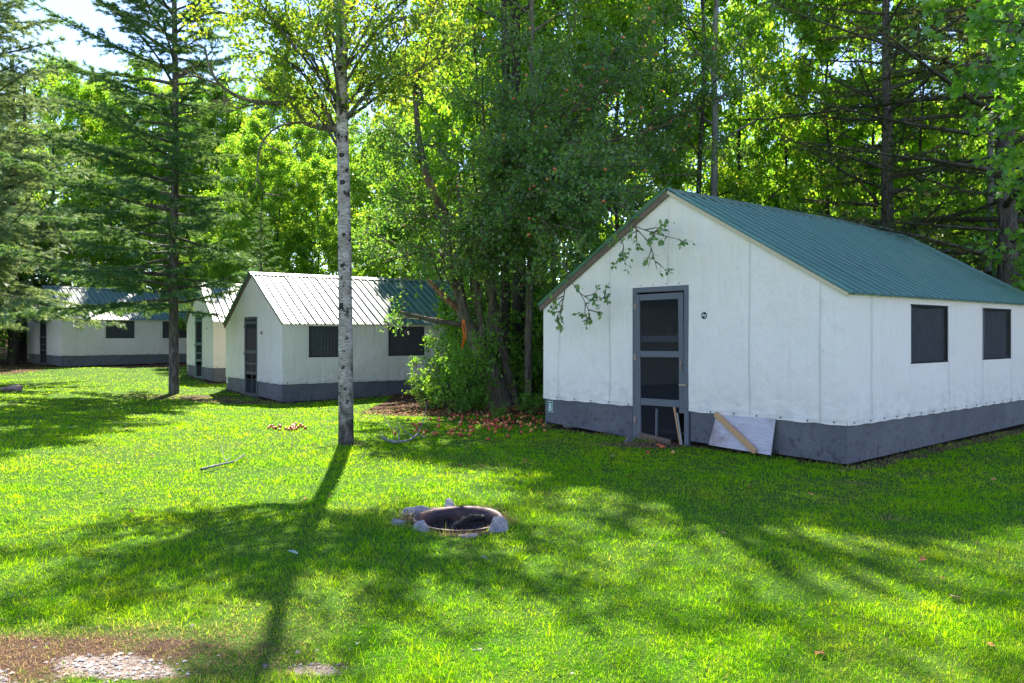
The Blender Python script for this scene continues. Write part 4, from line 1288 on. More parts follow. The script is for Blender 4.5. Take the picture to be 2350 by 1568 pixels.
# apples hanging
bm = bmesh.new(); bmesh.ops.create_icosphere(bm, subdivisions=2, radius=.027)
for v in bm.verts:
    r = math.hypot(v.co.x, v.co.y)
    if r < .012: v.co.z *= .78
for f in bm.faces: f.smooth = True
ame = bpy.data.meshes.new("apple"); bm.to_mesh(ame); bm.free(); ame.materials.append(M['apple'])
front_idx = np.where((C[:, 2] > 2.0))[0]
cand = rngA.permutation(front_idx)
cnt = 0
for i in cand:
    c = C[i]; sx = CX + c[0] / c[1] * FPX; sy = HY - (c[2] - CAM_H) / c[1] * FPX
    dens = 1.0 if (sx > 1330 and sy < 260) else .35
    if sx < 900 or rngA.random() > dens or sy < 0: continue
    o = link("apple", ame, apple); o.location = tuple(c - APP + np.array([0, -.28, -.05])); cnt += 1
    if cnt >= 150: break
# ribbon
rb = MB()
def strip(pts, w):
    pr = None
    for p in pts:
        a = np.array(p) + np.array([-w / 2, 0, 0]); b = np.array(p) + np.array([w / 2, .01, 0])
        if pr is not None: rb.quad(pr[0], pr[1], b, a)
        pr = (a, b)
dr = DA - .6
strip([P(1063, 737, dr), P(1061, 752, dr - .02), P(1065, 772, dr - .03), P(1060, 795, dr - .02)], .028)
strip([P(1065, 737, dr), P(1069, 757, dr), P(1068, 780, dr - .03), P(1057, 805, dr - .01)], .022)
rb.box(P(1064, 737, dr + .02), (.05, .05, .05))
tag(rb.build("ribbon", M['ribbon']), "bright orange plastic ribbon tied round the apple trunk", "ribbon")

# saplings and shrubs at the foot of the apple tree
p = G(1030, 925)
place_shrub(0, on_ground(P(1035, 900, 16.2)[0], 16.2), .4, (.80, .80, .82), "bright green sapling bush at the corner of the middle cabin")
place_shrub(1, on_ground(P(985, 900, 16.6)[0], 17.2), 2.4, (.5, .5, .5), "leafy bush at the left foot of the apple trunk")
place_shrub(2, on_ground(P(1100, 900, 16.6)[0], 17.3), 4.4, (.7, .7, .9), "dark thin stemmed bush just behind the apple trunk")
for i, (px_, py_, s) in enumerate(((1095, 945, .26), (1145, 962, .14), (1200, 950, .18), (1010, 940, .3), (1225, 950, .3), (1065, 950, .22))):
    q = G(px_, py_)
    place_shrub(i % 3, tuple(q), i * 1.1, s, "small leafy weed growing at the foot of the apple tree", "weeds under the apple tree")

# birch
BIR = G(795, 1018)
rngB = np.random.default_rng(21)
wb = Wood(); wlimb = Wood(); segB = []
DB = BIR[1]
tb = spline([BIR + np.array([0, 0, -.15]), P(794, 990, DB), P(793, 760, DB), P(790, 500, DB), P(786, 300, DB), P(783, 100, DB), P(784, -60, DB), P(795, -350, DB), P(800, -560, DB)], 44)
wb.tube(tb, np.interp(np.linspace(0, 1, 44), [0, .03, .1, .3, .5, .7, 1], [.17, .125, .108, .095, .083, .07, .012]), 14)
lim = [(690, 150, 11.0, 4.5), (620, 60, 11.4, 5), (560, -40, 10.6, 5.2), (700, -60, 12, 5), (850, 190, 11.2, 4.9), (930, 80, 10.8, 5.0), (1010, 20, 11.4, 5.4), (1080, -60, 10.9, 5.6), (880, -80, 11.8, 5.6), (960, 170, 11.9, 4.8),
       (730, 40, 10.4, 5), (840, 40, 12.2, 5.3), (780, -150, 10.3, 6), (640, -180, 11.6, 6), (950, -200, 11, 6.3), (800, -380, 11.9, 7.4), (550, 110, 11.8, 4.6), (600, 200, 11.3, 4.4), (1060, 100, 11.5, 5), (480, 20, 11.2, 5.1)]
for (tx, ty, td, zs) in lim:
    e_ = P(tx, ty, td); k = int(np.argmin(abs(tb[:, 2] - zs * .92))); st_ = tb[k]
    mid = st_ * .5 + e_ * .5 + np.array([0, 0, .15]) + rngB.normal(0, .1, 3)
    lp = spline([st_, mid, e_], 10); wlimb.tube(lp, np.linspace(.026, .006, 10), 5)
    branch_out(rngB, wlimb, lp, .02, 9 if ty > -100 else 4, .75, 6 if ty > -100 else 4, .34, segB, .3, .18, -.01, 4, .004)
C, A, N = leaves_on(rngB, segB, 44, .05)
LOG.append(("birch", len(C)))
birch_o = empty("birch_tree", tuple(BIR))
tag(birch_o, "slim white birch standing alone in the middle of the lawn", "tree")
link("trunk", shift_mesh(wb.mesh("trunk", M['birch']), -BIR), birch_o)
link("crown", shift_mesh(scatter_leaves("crown", C, A, N, .070 * rngB.uniform(.6, 1.3, len(C)), M['leaf_birch'], LEAF, rngB), -BIR), birch_o)
link("limbs", shift_mesh(wlimb.mesh("limbs", M['bark']), -BIR), birch_o)["kind"] = 'stuff'
kn = rock_mesh("branch_scar", 5, M['char'], .052, .022, .045, 2)
for (px_, py_) in ((788, 252), (787, 358), (790, 420), (789, 610), (792, 843), (783, 700), (784, 160)):
    q = P(px_, py_, DB); k = int(np.argmin(abs(tb[:, 2] - q[2])))
    o = link("branch_scar", kn, birch_o); o.location = tuple(np.array([tb[k][0] + (q[0] - tb[k][0]) * .5, DB - .083, q[2]]) - BIR)
# crooked dead limb that reaches left, with a tangle of bare twigs
wd = Wood(); sg = []
dl = spline([P(782, 298, DB), P(740, 292, DB + .2), P(700, 280, DB + .3), P(672, 240, DB + .3), P(620, 237, DB + .2), P(560, 228, DB + .1), P(505, 195, DB), P(480, 150, DB), P(470, 110, DB)], 26)
wd.tube(dl, np.linspace(.055, .014, 26), 7)
for ctrl in ([P(700, 280, DB + .3), P(640, 290, DB), P(600, 330, DB - .1), P(590, 400, DB - .2), P(610, 450, DB - .2)], [P(505, 195, DB), P(440, 175, DB), P(380, 190, DB)], [P(620, 237, DB + .2), P(560, 245, DB + .4), P(520, 262, DB + .5)], [P(672, 240, DB + .3), P(668, 200, DB + .3)]):
    s = spline(ctrl, 10); wd.tube(s, np.linspace(.018, .006, 10), 5)
    branch_out(rngB, wd, s, .01, 4, .5, 4, .3, sg, .3, .3, 0, 3, .003)
branch_out(rngB, wd, dl, .02, 10, .7, 5, .35, sg, .2, .35, 0, 3, .003)
for k in range(10):
    s = walk(rngB, P(715 + rngB.normal(0, 20), 285, DB + .2), rngB.normal(0, 1, 3), .7, 6, .4, 0); wd.tube(s, np.linspace(.007, .002, 7), 3)
link("dead_limb", shift_mesh(wd.mesh("dead_limb", M['bark_apple']), -BIR), birch_o)

# ---------------------------------------------------------------- spruces
def spruce(seed, H, r0, zlo, branches, Rfun, elfun, needle, nm, barkm, trunk, sprig_gap=.05, sub_gap=.16, droop=.05, bare=.2):
    rng = np.random.default_rng(seed)
    w = Wood()
    n = len(trunk)
    w.tube(trunk, np.interp(np.linspace(0, 1, n), [0, .02, .06, 1], [r0 * 1.9, r0 * 1.25, r0, .02]), 12)
    P0 = []; DD = []
    z0 = trunk[0][2]
    for k in range(branches):
        f = ((k + rng.random()) / branches)
        z = zlo + (H - zlo) * f ** 1.05
        i = int(np.argmin(abs(trunk[:, 2] - z0 - z))); p = trunk[i].copy(); p[2] = z0 + z
        az = k * 2.39996 + rng.normal(0, .25)
        L = Rfun(f, az) * rng.choice([rng.uniform(.45, .8), rng.uniform(.85, 1.15)], p=[.3, .7])
        if L < .15: continue
        el = elfun(f) + rng.normal(0, .07)
        br = walk(rng, p, (math.cos(az) * math.cos(el), math.sin(az) * math.cos(el), math.sin(el)), L, 9, .05, droop * .25)
        w.tube(br, np.linspace(.012 + .012 * L, .004, len(br)), 5)
        ns = max(int(L * (1 - bare) / sub_gap), 3)
        for q in range(ns):
            t = bare + (1 - bare) * (q + rng.random() * .6) / ns; t = min(t, .985)
            p2, d2 = along(br, t)
            sd = nrmz(np.cross(d2, (0, 0, 1))) * (1 if q % 2 else -1)
            ln = (.16 + .34 * L * (1 - t) * .62 + .08) * rng.uniform(.7, 1.2)
            ln = min(ln, .95)
            tw = walk(rng, p2, nrmz(d2 * .8 + sd * .8 + rng.normal(0, .12, 3) + np.array([0, 0, -droop * 2])), ln, 4, .08, -droop)
            w.tube(tw, np.linspace(.005, .002, 5), 3)
            m = max(int(ln / sprig_gap), 3)
            for a in range(m):
                tt = min((a + rng.random()) / m, .99)
                c, d = along(tw, tt); P0.append(c); DD.append(d)
                if rng.random() < .5:
                    s3 = nrmz(np.cross(d, (0, 0, 1))) * rng.choice([-1, 1]); l3 = ln * (1 - tt) * .45
                    for b in range(int(l3 / sprig_gap) + 1):
                        P0.append(c + nrmz(d + s3) * b * sprig_gap); DD.append(nrmz(d + s3))
        m = int(L * .5 / sprig_gap)
        for a in range(m):
            c, d = along(br, .5 + .499 * a / m); P0.append(c); DD.append(d)
    C = np.array(P0); A = np.array(DD) + rng.normal(0, .25, (len(P0), 3)); N = rng.normal(0, .6, (len(P0), 3)); N[:, 2] += 1
    LOG.append(("spruce", len(C)))
    return w.mesh("trunk", barkm), scatter_leaves("crown", C, A, N, needle * rng.uniform(.7, 1.3, len(C)), nm, SPRIG, rng)

SP = G(398, 903)
tr = spline([SP + np.array([0, 0, -.1]), P(399, 880, SP[1]), P(399, 600, SP[1]), P(403, 300, SP[1]), P(400, 0, SP[1]), P(398, -300, SP[1]), P(397, -420, SP[1])], 44)
Hs = tr[-1][2] - SP[2]
def Rf(f, az):
    base = np.interp(f, [0, .1, .28, .38, .45, .6, .8, 1], [2.9, 3.7, 3.5, 2.2, 3.1, 3.2, 1.9, .3])
    return base * (1 + .34 * math.cos(az - math.pi) + .05 * math.sin(2 * az)) * .86
t_, c_ = spruce(11, Hs, .15, 2.35, 150, Rf, lambda f: np.interp(f, [0, .3, .6, 1], [-.05, .05, .42, .8]), .165, M['needle'], M['bark'], tr, .055, .115, .05, .20)
o = empty("spruce_tree", tuple(SP)); tag(o, "tall spruce with a bare straight trunk in front of the far cabins", "tree")
link("trunk", shift_mesh(t_, -SP), o); link("crown", shift_mesh(c_, -SP), o)

def stand_trunk(H, seed, bend=.1, n=30):
    r = np.random.default_rng(seed)
    z = np.linspace(-.1, H, n); return np.stack([np.cumsum(r.normal(0, .012, n)) * bend * 8, np.cumsum(r.normal(0, .012, n)) * bend * 8, z], 1)
t_, c_ = spruce(31, 17, .22, 2.3, 200, lambda f, az: 4.1 * (1 - f) ** .60 + .2, lambda f: -.12 + .5 * f, .24, M['needle_blue'], M['bark'], stand_trunk(17, 1), .085, .15, .06, .10)
BS = (t_, c_)
x, y = pxd(-75, 24.5)
place_tree("spruce_tree", t_, c_, on_ground(x, y), .7, 1.0, "large dense blue green spruce at the left edge of the lawn", "tree")
for (px_, D, s, rz, lb) in ((-150, 33, 1.0, 2.0, "dense spruce further back at the left edge"), (30, 40, .85, 4.1, "dark spruce deep in the woods behind the farthest cabin")):
    x, y = pxd(px_, D); place_tree("spruce_tree", t_, c_, on_ground(x, y), rz, s, lb, "tree")
# green spruce peeking left of the thin one
t2, c2 = spruce(37, 10, .10, .5, 80, lambda f, az: 2.5 * (1 - f) ** .7 + .15, lambda f: -.05 + .5 * f, .20, M['needle'], M['bark'], stand_trunk(10, 2), .08, .17, .06, .12)
for (px_, D, s, rz, lb) in ((255, 46.5, .95, 1.0, "young green spruce behind the roof of the farthest cabin"), (600, 29.5, .62, 3.0, "young green spruce between the narrow cabin and the middle cabin")):
    x, y = pxd(px_, D); place_tree("spruce_tree", t2, c2, on_ground(x, y), rz, s, lb, "tree")
# half dead spruces behind the nearest cabin
t3, c3 = spruce(41, 14, .18, 2.6, 74, lambda f, az: 4.2 * (1 - f) ** .5 * (1 + .2 * math.cos(az)), lambda f: np.interp(f, [0, .5, 1], [.12, .25, .6]), .14, M['needle_dead'], M['bark'], stand_trunk(14, 3), .11, .16, .04, .15)
x, y = pxd(2034, 18.6)
place_tree("spruce_tree", t3, c3, on_ground(x, y), .5, 1.0, "sparse half dead spruce behind the ridge of the teal roof", "tree")
x, y = pxd(2308, 16.3)
place_tree("spruce_tree", t3, c3, on_ground(x, y), 2.9, (1.25, 1.25, 1.0), "thick dark trunked spruce at the right edge behind the cabin", "tree")

# plain slender trunks one can pick out in the woods
def slim(px_, D, r, H, mat, label, lean=(0, 0), seed=0, nl=6, ll=1.8, pm=16, lo=.5):
    x, y = pxd(px_, D); rg = np.random.default_rng(seed)
    w = Wood(); n = 10; f = np.linspace(0, 1, n)
    pts = np.stack([lean[0] * f + rg.normal(0, .03, n), lean[1] * f + rg.normal(0, .03, n), H * f - .1], 1)
    w.tube(pts, r * (1 - .6 * f), 8)
    sg_ = []
    for k in range(nl):
        p, d = along(pts, lo + (.97 - lo) * k / nl); a = k * 2.4 + rg.random()
        b = walk(rg, p, (math.cos(a), math.sin(a), .7), ll * rg.uniform(.7, 1.1), 6, .1, .02); w.tube(b, np.linspace(r * .3, .006, 7), 4)
        branch_out(rg, w, b, .01, 5, .8, 4, .35, sg_, .3)
    C, A, N = leaves_on(rg, sg_, 16, .06)
    o = empty("forest_tree", on_ground(x, y)); tag(o, label, "tree")
    link("trunk", w.mesh("trunk", mat), o)
    link("crown", scatter_leaves("crown", C, A, N, .11 * rg.uniform(.6, 1.3, len(C)), M['leaf_forest'], LEAF, rg), o)
slim(1158, 17.4, .11, 13.5, M['bark_forest'], "straight dark trunk rising above the apple tree crown", seed=1, nl=14, ll=3.2, pm=30, lo=.60)
slim(1168, 18.6, .05, 12, M['bark_forest'], "thin stem close beside the straight dark trunk", seed=2)
slim(1634, 20.6, .12, 13, M['bark_grey'], "pale birch trunk behind the peak of the nearest cabin", (.15, 0), seed=3, nl=12, ll=2.8, pm=26, lo=.5)
slim(1190, 18.4, .17, 14.5, M['bark_forest'], "stout dark trunk directly behind the apple tree", (-.1, 0), seed=4, nl=12, ll=3.2, pm=30, lo=.62)
slim(1215, 17.0, .085, 13, M['bark_apple'], "slender brown trunk between the apple tree and the nearest cabin", (.1, 0), seed=5, nl=12, ll=3.0, pm=30, lo=.62)
slim(2275, 18.2, .09, 12, M['bark_grey'], "pale thin trunk beside the thick spruce at the right edge", (-.1, 0), seed=6)
slim(30, 36, .22, 14, M['bark_forest'], "dark trunk in the shade left of the farthest cabin", seed=7)
slim(55, 39, .16, 14, M['bark_forest'], "second dark trunk in the shade near the farthest cabin", seed=8)

# maple reaching in at the upper right, its trunk stands right of the cabin
rngM = np.random.default_rng(77)
mx_ = (11.3, 11.6); mz = float(terrain(*mx_)); wm = Wood(); sm = []
mt = np.stack([np.full(14, mx_[0]), np.full(14, mx_[1]), np.linspace(mz - .1, 11, 14)], 1); mt[:, 0] += np.linspace(0, -.5, 14)
wm.tube(mt, np.linspace(.2, .04, 14), 10)
for (tx, ty, td) in ((2180, 40, 11.2), (2230, 150, 10.8), (2270, 260, 11.4), (2330, 60, 10.6), (2310, 350, 11.8), (2400, 200, 11), (2380, -80, 11.2), (2220, -100, 11.5), (2500, 0, 11.5), (2600, 150, 12.5), (2350, 420, 12.4), (2290, 600, 13.6), (2350, 560, 13.4), (2470, -200, 12.5), (2260, 200, 11.5), (2340, 150, 11.9)):
    e_ = P(tx, ty, td); st_, _ = along(mt, np.clip((e_[2] - .6) / 11, .25, .9)); mid = (st_ + e_) / 2 + np.array([0, 0, .2])
    lp = spline([st_, mid, e_], 12); wm.tube(lp, np.linspace(.05, .008, 12), 5)
    branch_out(rngM, wm, lp, .02, 9, .7, 5, .32, sm, .45, .15, -.02, 4, .004)
C, A, N = leaves_on(rngM, sm, 24, .07, .5)
keep = C[:, 1] > 9.0
C, A, N = C[keep], A[keep], N[keep]
u, v = cabin_local(C[:, 0], C[:, 1], CAB8, 40)
keep = ~((u > -.2) & (u < 6.9) & (v > -.3) & (v < 5.3) & (C[:, 2] < 2.3 + np.clip(v, 0, 2.6) * .6))
C, A, N = C[keep], A[keep], N[keep]
LOG.append(("maple", len(C)))
mo = empty("maple_tree", (mx_[0], mx_[1], mz)); off = -np.array([mx_[0], mx_[1], mz])
tag(mo, "bright green maple leaning in over the roof at the upper right", "tree")
link("trunk", shift_mesh(wm.mesh("trunk", M['bark']), off), mo)
link("crown", shift_mesh(scatter_leaves("crown", C, A, N, 0.125 * rngM.uniform(.6, 1.2, len(C)), M['leaf_maple'], MAPLE, rngM), off), mo)

# far woods that read as one mass
rngF = np.random.default_rng(5)
n = 95000
xx = rngF.uniform(-62, 62, n); yy = rngF.uniform(50, 66, n)
top = 13.5 + 2.0 * np.sin(xx * .35) + 1.6 * np.sin(xx * .9 + 2) + .8 * np.sin(xx * 2.3)
zz = terrain(xx, yy) + rngF.random(n) ** .8 * top
C = np.stack([xx, yy, zz], 1)
C += rngF.normal(0, .3, (n, 3))
fm = scatter_leaves("far_woods", C, rngF.normal(0, 1, (n, 3)), rngF.normal(0, .6, (n, 3)) + np.array([0, -.3, .6]), .42 * rngF.uniform(.5, 1.3, n), M['leaf_forest'], LEAF, rngF)
tag(link("far_woods", fm), "distant leafy woods that close the view behind all trees", kind='stuff')

# ---------------------------------------------------------------- lawn
rngG = np.random.default_rng(9)
NB = 540000
D = np.exp(rngG.uniform(math.log(2.7), math.log(46), NB))
X = rngG.uniform(-1, 1, NB) * (D * .68 + 1.2); Y = D
NT_ = 11000                                      # tufts: blades that fan out from one root
Dt = np.exp(rngG.uniform(math.log(2.7), math.log(26), NT_)); Xt = rngG.uniform(-1, 1, NT_) * (Dt * .68 + 1.2)
ti = np.repeat(np.arange(NT_), 13); rt = rngG.random(len(ti)) * .030 * np.clip(Dt[ti] / 4, 1, 4); at = rngG.random(len(ti)) * 6.283
X = np.concatenate([X, Xt[ti] + np.cos(at) * rt]); Y = np.concatenate([Y, Dt[ti] + np.sin(at) * rt])
tuft = np.concatenate([np.zeros(NB), np.ones(len(ti))]); taz = np.concatenate([rngG.random(NB) * 6.283, at]); trn = np.concatenate([rngG.random(NB), rngG.random(NT_)[ti]])
lt, dt, ah, gr, w = masks(X, Y)
bare = np.clip(np.maximum.reduce([lt * 1.02, dt * .30, ah * 1.3, gr * .86]), 0, 1)
keep = (rngG.random(len(X)) > bare) & ~inside_cabins(X, Y, .01)
rP = np.hypot(X - PIT[0], Y - PIT[1]); keep &= rP > .385
X, Y, bare, gr, dt, rP, tuft, taz, trn = (q[keep] for q in (X, Y, bare, gr, dt, rP, tuft, taz, trn)); Dk = Y
n = len(X); LOG.append(("grass", n))
Zg = terrain(X, Y) - .004
edgeb = np.zeros(n)
for c in CABS:
    u, v = cabin_local(X, Y, c['o'], c['a'])
    dd = np.maximum(np.maximum(-u, u - c['L']), np.maximum(-v, v - c['W'])); edgeb = np.maximum(edgeb, np.exp(-np.clip(dd, 0, 9) / .10))
tall = np.exp(-np.clip(rP - .40, 0, 9) / .20)
lump = fnoise(X, Y, 1.7, 3)
lump = np.clip((lump - .32) / .4, 0, 1)
fine = vnoise(X, Y, 9, 8)
hgt = (.017 + .015 * rngG.random(n) ** 1.5 + .024 * lump + .010 * fine) * (1 + .9 * edgeb + 1.2 * tall) * np.clip(1.0 - Dk * .006, .8, 1)
hgt *= np.where(tuft > 0, .9 + .9 * trn ** 2, 1.0) * np.where(rngG.random(n) < .015, 1.8, 1.0) * (1 - .25 * np.clip(dt + gr, 0, 1))
wid = .0027 * np.clip(Dk / 3.5, .9, 9) ** .85 * rngG.uniform(.6, 1.4, n) * (1 + .55 * smooth(5, 10, Dk))
az = taz + rngG.normal(0, .5, n)
lean = np.where(tuft > 0, rngG.uniform(.3, 1.5, n), rngG.uniform(.2, 2.2, n) ** 1.1)
dx = np.cos(az); dy = np.sin(az)
faz = az + 1.57 + rngG.normal(0, .7, n); sx = np.cos(faz); sy = np.sin(faz)
near = Dk < 4.6
def P3(i, t, side, l=1.0):
    L = lean[i] * hgt[i] * t * t * l
    return np.stack([X[i] + dx[i] * L + sx[i] * wid[i] * side, Y[i] + dy[i] * L + sy[i] * wid[i] * side, Zg[i] + hgt[i] * t * (1 - .36 * lean[i] * t)], 1)
i1 = np.where(near)[0]; i2 = np.where(~near)[0]
V1 = np.stack([P3(i1, 0, -.5), P3(i1, 0, .5), P3(i1, .55, .42), P3(i1, .55, -.42), P3(i1, 1, 0)], 1)
V2 = np.stack([P3(i2, 0, -.6), P3(i2, 0, .6), P3(i2, 1, 0)], 1)
b1 = (np.arange(len(i1)) * 5)[:, None]
off2 = len(i1) * 5
b2 = off2 + (np.arange(len(i2)) * 3)[:, None]
F4 = b1 + np.array([[0, 1, 2, 3]]); F3 = np.concatenate([b1 + np.array([[3, 2, 4]]), b2 + np.array([[0, 1, 2]])])
strw = fnoise(X, Y, 1.1, 21)
dryv = np.clip(1.25 * dt * rngG.random(n) ** .45 + 1.0 * gr * rngG.random(n) ** .4 + .08 * rngG.random(n) ** 3 + (rngG.random(n) < .035) * .7 + np.clip((strw - .48) * 2.8, 0, .55) * rngG.random(n) + .55 * np.exp(-(((X + 1.9) / 1.8) ** 2 + ((Y - 3.9) / .7) ** 2)) * rngG.random(n), 0, 1)
rnd = np.clip(.6 * rngG.random(n) + .5 * fnoise(X, Y, 4.0, 31) + .15 * (trn - .5) * tuft - .05, 0, 1)
V = np.concatenate([V1.reshape(-1, 3), V2.reshape(-1, 3)])
gm = np_mesh("grass", V, [F4, F3], M['grass'], dict(rnd=np.concatenate([np.repeat(rnd[i1], 5), np.repeat(rnd[i2], 3)]), dry=np.concatenate([np.repeat(dryv[i1], 5), np.repeat(dryv[i2], 3)])))
tag(link("grass", gm), "mown bright green lawn grass with sunlit and shaded patches", kind='stuff')

# clover and broad weeds in the near lawn
nC = 26000
D = np.exp(rngG.uniform(math.log(2.2), math.log(14), nC)); X = rngG.uniform(-1, 1, nC) * (D * .68 + 1); Y = D
cl = np.sin(X * 2.2 + 3 * np.sin(Y * .9)) * np.sin(Y * 1.9 + 2) + rngG.normal(0, .4, nC)
lt, dt, ah, gr, w = masks(X, Y)
keep = (cl > .25) & (np.maximum.reduce([lt, dt, ah, gr]) < .6) & ~inside_cabins(X, Y, .05) & (np.hypot(X - PIT[0], Y - PIT[1]) > .5)
X, Y = X[keep], Y[keep]; n = len(X)
C = np.stack([X, Y, terrain(X, Y) + rngG.uniform(.015, .045, n)], 1)
A = rngG.normal(0, 1, (n, 3)); A[:, 2] = rngG.uniform(.0, .5, n); N = rngG.normal(0, .3, (n, 3)); N[:, 2] += 1
tag(link("clover", scatter_leaves("clover", C, A, N, rngG.uniform(.010, .026, n) * np.clip(Y / 5, .8, 1.7), M['clover'], LEAF, rngG)), "clover and small broad leaved weeds in the lawn", kind='stuff')

# leaf litter under the apple tree and in the woods
nL = 26000
X = np.concatenate([rngG.normal(APP[0] - .3, 1.7, 9000), rngG.uniform(-3, 12, 9000), rngG.uniform(-28, -14, 3000), rngG.uniform(-9, 12, 5000)])
Y = np.concatenate([rngG.normal(APP[1] - .6, .8, 9000), rngG.uniform(15.8, 22, 9000), rngG.uniform(28, 36, 3000), rngG.uniform(9, 15.5, 5000)])
lt, dt, ah, gr, w = masks(X, Y)
keep = (rngG.random(nL) < np.maximum(lt, .04)) & ~inside_cabins(X, Y, .02)
X, Y = X[keep], Y[keep]; n = len(X)
C = np.stack([X, Y, terrain(X, Y) + rngG.uniform(.004, .03, n)], 1)
A = rngG.normal(0, 1, (n, 3)); A[:, 2] *= .2; N = rngG.normal(0, .35, (n, 3)); N[:, 2] += 1
def litter_mat():
    t = NT("leaf_litter")
    c = t.ramp(t.attr("rnd"), [(0, (.06, .03, .018)), (.4, (.20, .085, .04)), (.65, (.36, .17, .07)), (.85, (.48, .33, .10)), (1, (.30, .30, .10))])
    return t.done(t.pbsdf(c, .85, .15))
tag(link("leaf_litter", scatter_leaves("leaf_litter", C, A, N, rngG.uniform(.03, .075, n), litter_mat(), LEAF, rngG)), "dry brown and yellow leaves covering the ground under the trees", kind='stuff')

# gravel
nG = 15000
gv = G(330, 1530)
X = rngG.normal(gv[0] - .3, 1.0, nG); Y = rngG.uniform(2.2, 4.3, nG)
lt, dt, ah, gr, w = masks(X, Y); keep = gr + rngG.normal(0, .2, nG) > .42
X, Y = X[keep], Y[keep]
octv = np.array([(1, 0, 0), (0, 1, 0), (-1, 0, 0), (0, -1, 0), (0, 0, 1), (.7, .7, .3), (-.7, .6, .35), (-.6, -.7, .3), (.7, -.6, .4)])
octf = np.array([(0, 5, 4), (5, 1, 4), (1, 6, 4), (6, 2, 4), (2, 7, 4), (7, 3, 4), (3, 8, 4), (8, 0, 4)])
n = len(X); s = .003 + .014 * rngG.random(n) ** 3
V = octv[None] * s[:, None, None] * rngG.uniform(.6, 1.25, (n, 9, 1)) * np.array([1, 1, .7]) + np.stack([X, Y, terrain(X, Y) + .001], 1)[:, None, :]
gm = np_mesh("gravel", V.reshape(-1, 3), (octf[None] + (np.arange(n) * 9)[:, None, None]).reshape(-1, 3), M['gravel'], dict(rnd=np.repeat(rngG.random(n), 9)))
tag(link("gravel", gm), "loose grey gravel at the lower left edge of the lawn", kind='stuff')

# ---------------------------------------------------------------- small things on the ground
p = G(26, 897)
put("boulder", rock_mesh("boulder", 21, M['rock_red'], .30, .22, .16), (p[0], p[1], p[2] + .05), (0, 0, .2), label="low grey boulder in the grass at the left edge", cat="rock")
fallr = random.Random(4)
ga = "red apples fallen under the apple tree"
k = 0
while k < 150:
    u_, v_ = fallr.gauss(0, 1), fallr.gauss(0, 1)
    px_, py_ = 1115 + 75 * u_, 972 + 15 * v_
    if fallr.random() < .25: px_, py_ = fallr.uniform(900, 1240), fallr.uniform(955, 1000)
    if py_ < 948 or px_ > 1250: continue
    q = G(px_, py_); k += 1
    put("fallen_apple", ame, (q[0], q[1], q[2] + .024), (fallr.uniform(0, 6), fallr.uniform(0, 6), 0), label="small red apple fallen on the ground below the apple tree", cat="apple", group=ga)
for i in range(26):
    q = G(655 + 26 * fallr.gauss(0, 1), 983 + 3.2 * fallr.gauss(0, 1))
    put("fallen_apple", ame, (q[0], q[1], q[2] + .022), (fallr.uniform(0, 6), 0, 0), label="small red apple in the cluster lying left of the birch", cat="apple", group="apples lying left of the birch")
for i in range(5):
    q = G(fallr.uniform(1470, 1560), fallr.uniform(1022, 1048))
    put("fallen_apple", ame, (q[0], q[1], q[2] + .022), (0, 0, 0), label="yellowish apple lying on the bare dirt by the broken door", cat="apple", group="apples lying by the door")
fl = []
for i in range(3):
    m = MB(); rr = random.Random(i)
    n = 9; pts = [(math.cos(a * 6.283 / n) * (.045 if a % 2 else .026) * rr.uniform(.8, 1.2), math.sin(a * 6.283 / n) * (.04 if a % 2 else .024) * rr.uniform(.8, 1.2), rr.uniform(0, .018)) for a in range(n)]
    for a in range(n): m.quad((0, 0, .006), pts[a], pts[(a + 1) % n])
    fl.append(m.mesh("fallen_leaf", M['fallen']))
for (px_, py_, s) in ((1205, 1062, 1.2), (1405, 1052, 1.4), (1445, 1100, 1.3), (1215, 1120, 1), (1310, 1085, .8), (1860, 1140, 1), (2420, 1170, 1), (2118, 1292, 1), (2190, 1380, 1.3), (2040, 1060, 1), (1935, 1086, 1), (1640, 1085, .9), (1270, 1040, 1.1), (1170, 1055, .8), (1660, 1230, .8), (1500, 1260, .7), (2270, 1490, 1.2), (1880, 1510, 1), (2430, 1300, 1), (1330, 1150, .7), (2280, 1105, 1.2), (1100, 1065, .9), (1340, 1020, .9), (1720, 1120, .8), (2160, 1335, .8), (700, 1150, .8), (300, 1180, .9)):
    q = G(px_, py_)
    put("fallen_leaf", fl[fallr.randrange(3)], (q[0], q[1], q[2] + .022), (fallr.uniform(-.4, .4), fallr.uniform(-.4, .4), fallr.uniform(0, 6)), label="dry reddish brown leaf lying on the lawn", cat="leaf", group="dry leaves scattered on the lawn").scale = (s * .72, s * .72, s * .72)
m = MB()
out = [(0, -.08), (.03, -.05), (.05, 0), (.035, .05), (0, .09), (-.035, .05), (-.05, 0), (-.03, -.05)]
for a in range(8):
    x0, y0 = out[a]; x1, y1 = out[(a + 1) % 8]; m.quad((0, 0, .01), (x0, y0, abs(x0) * .3), (x1, y1, abs(x1) * .3))
big = m.mesh("broad_leaf", M['leaf_pale'])
q = G(672, 1288); put("broad_leaf", big, (q[0], q[1], q[2] + .06), (.2, .1, 1.2), label="pale green leaf lying on the grass left of the fire pit", cat="leaf", group="pale leaves on the lawn").scale = (.55, .55, .55)
q = G(2295, 1064); put("broad_leaf", big, (q[0], q[1], q[2] + .07), (.1, .2, .8), label="pale green leaf on the grass under the second window", cat="leaf", group="pale leaves on the lawn")

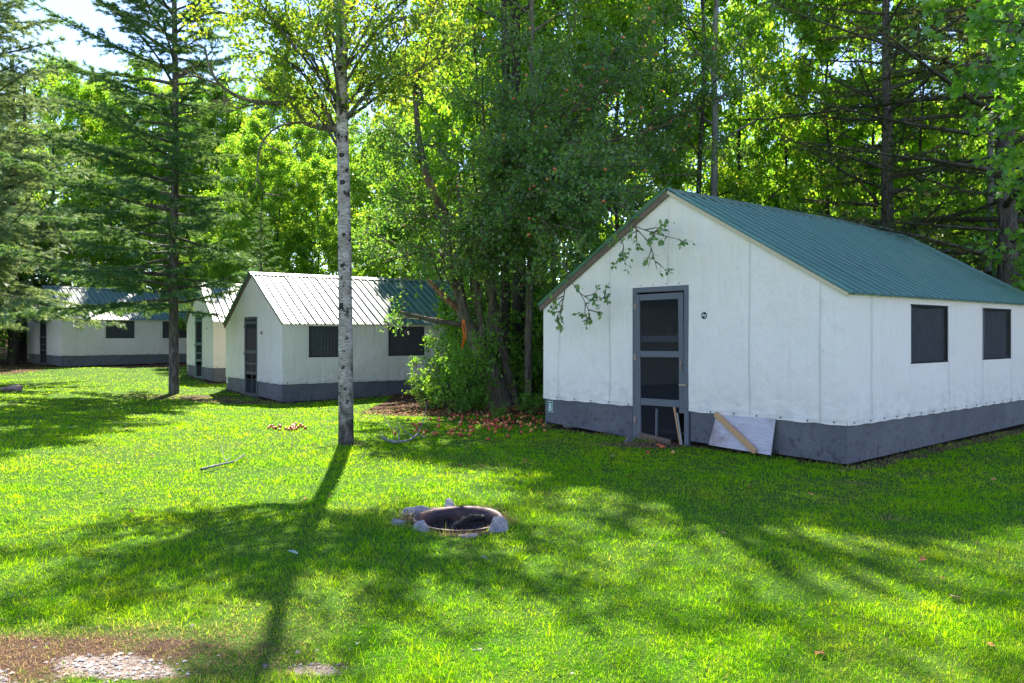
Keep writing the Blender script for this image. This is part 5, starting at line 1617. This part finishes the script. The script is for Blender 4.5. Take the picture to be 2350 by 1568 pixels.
def stick(name, ctrl, twigs, r, mat, label, cat):
    w = Wood(); w.tube(spline(ctrl, 16), np.linspace(r, r * .5, 16) * (1 + .15 * np.sin(np.arange(16) * 2.1)), 7)
    for c_ in twigs: w.tube(spline(c_, 8), np.linspace(r * .45, r * .12, 8), 5)
    o0 = np.array(ctrl[0]); o = link(name, shift_mesh(w.mesh(name, mat), -o0)); o.location = tuple(o0)
    return tag(o, label, cat)
def gz(px_, py_, h): return G(px_, py_) + np.array([0, 0, h])
stick("fallen_branch", [gz(878, 1014, .06), gz(900, 1022, .05), gz(935, 1020, .05), gz(958, 1010, .07), (gz(975, 1012, .05))],
      [[gz(915, 1022, .05), gz(914, 1012, .16), gz(895, 1006, .16), gz(882, 992, .28)], [gz(952, 1014, .07), gz(968, 1003, .18), gz(980, 990, .45)], [gz(950, 1012, .06), gz(930, 1008, .12), gz(915, 1000, .2)]],
      .024, M['bark_grey'], "lichen grey fallen branch on the lawn right of the birch", "branch")
stick("fallen_branch", [gz(462, 1086, .04), gz(490, 1080, .05), gz(515, 1072, .04), gz(540, 1068, .05), gz(562, 1052, .06)],
      [[gz(520, 1070, .05), gz(512, 1062, .1), gz(508, 1052, .18)], [gz(520, 1070, .05), gz(530, 1066, .1)]], .016, M['bark_grey'], "thin grey fallen branch in the shade left of the birch", "branch")
stick("fallen_stick", [gz(1108, 1288, .03) * 1, gz(1120, 1300, .05)], [], .008, M['bark_grey'], "short grey stick in the grass below the fire pit", "stick")
a = np.array([PIT[0] - .06, PIT[1] - .22, zp - .06]); b = np.array([PIT[0] + .20, PIT[1] + .10, zp + .005])
stick("charred_log", [a, a * .5 + b * .5 + np.array([0, 0, .05]), b], [], .05, M['char'], "black charred log lying inside the fire ring", "log")
stick("charred_log", [np.array([PIT[0] - .22, PIT[1] - .05, zp - .08]), np.array([PIT[0] - .02, PIT[1] - .16, zp - .09])], [], .03, M['char'], "small burnt stick across the front of the fire ring", "log")

print("LOG", LOG)
tt = sum(len(m.polygons) for m in bpy.data.meshes)
print("POLYS", tt)
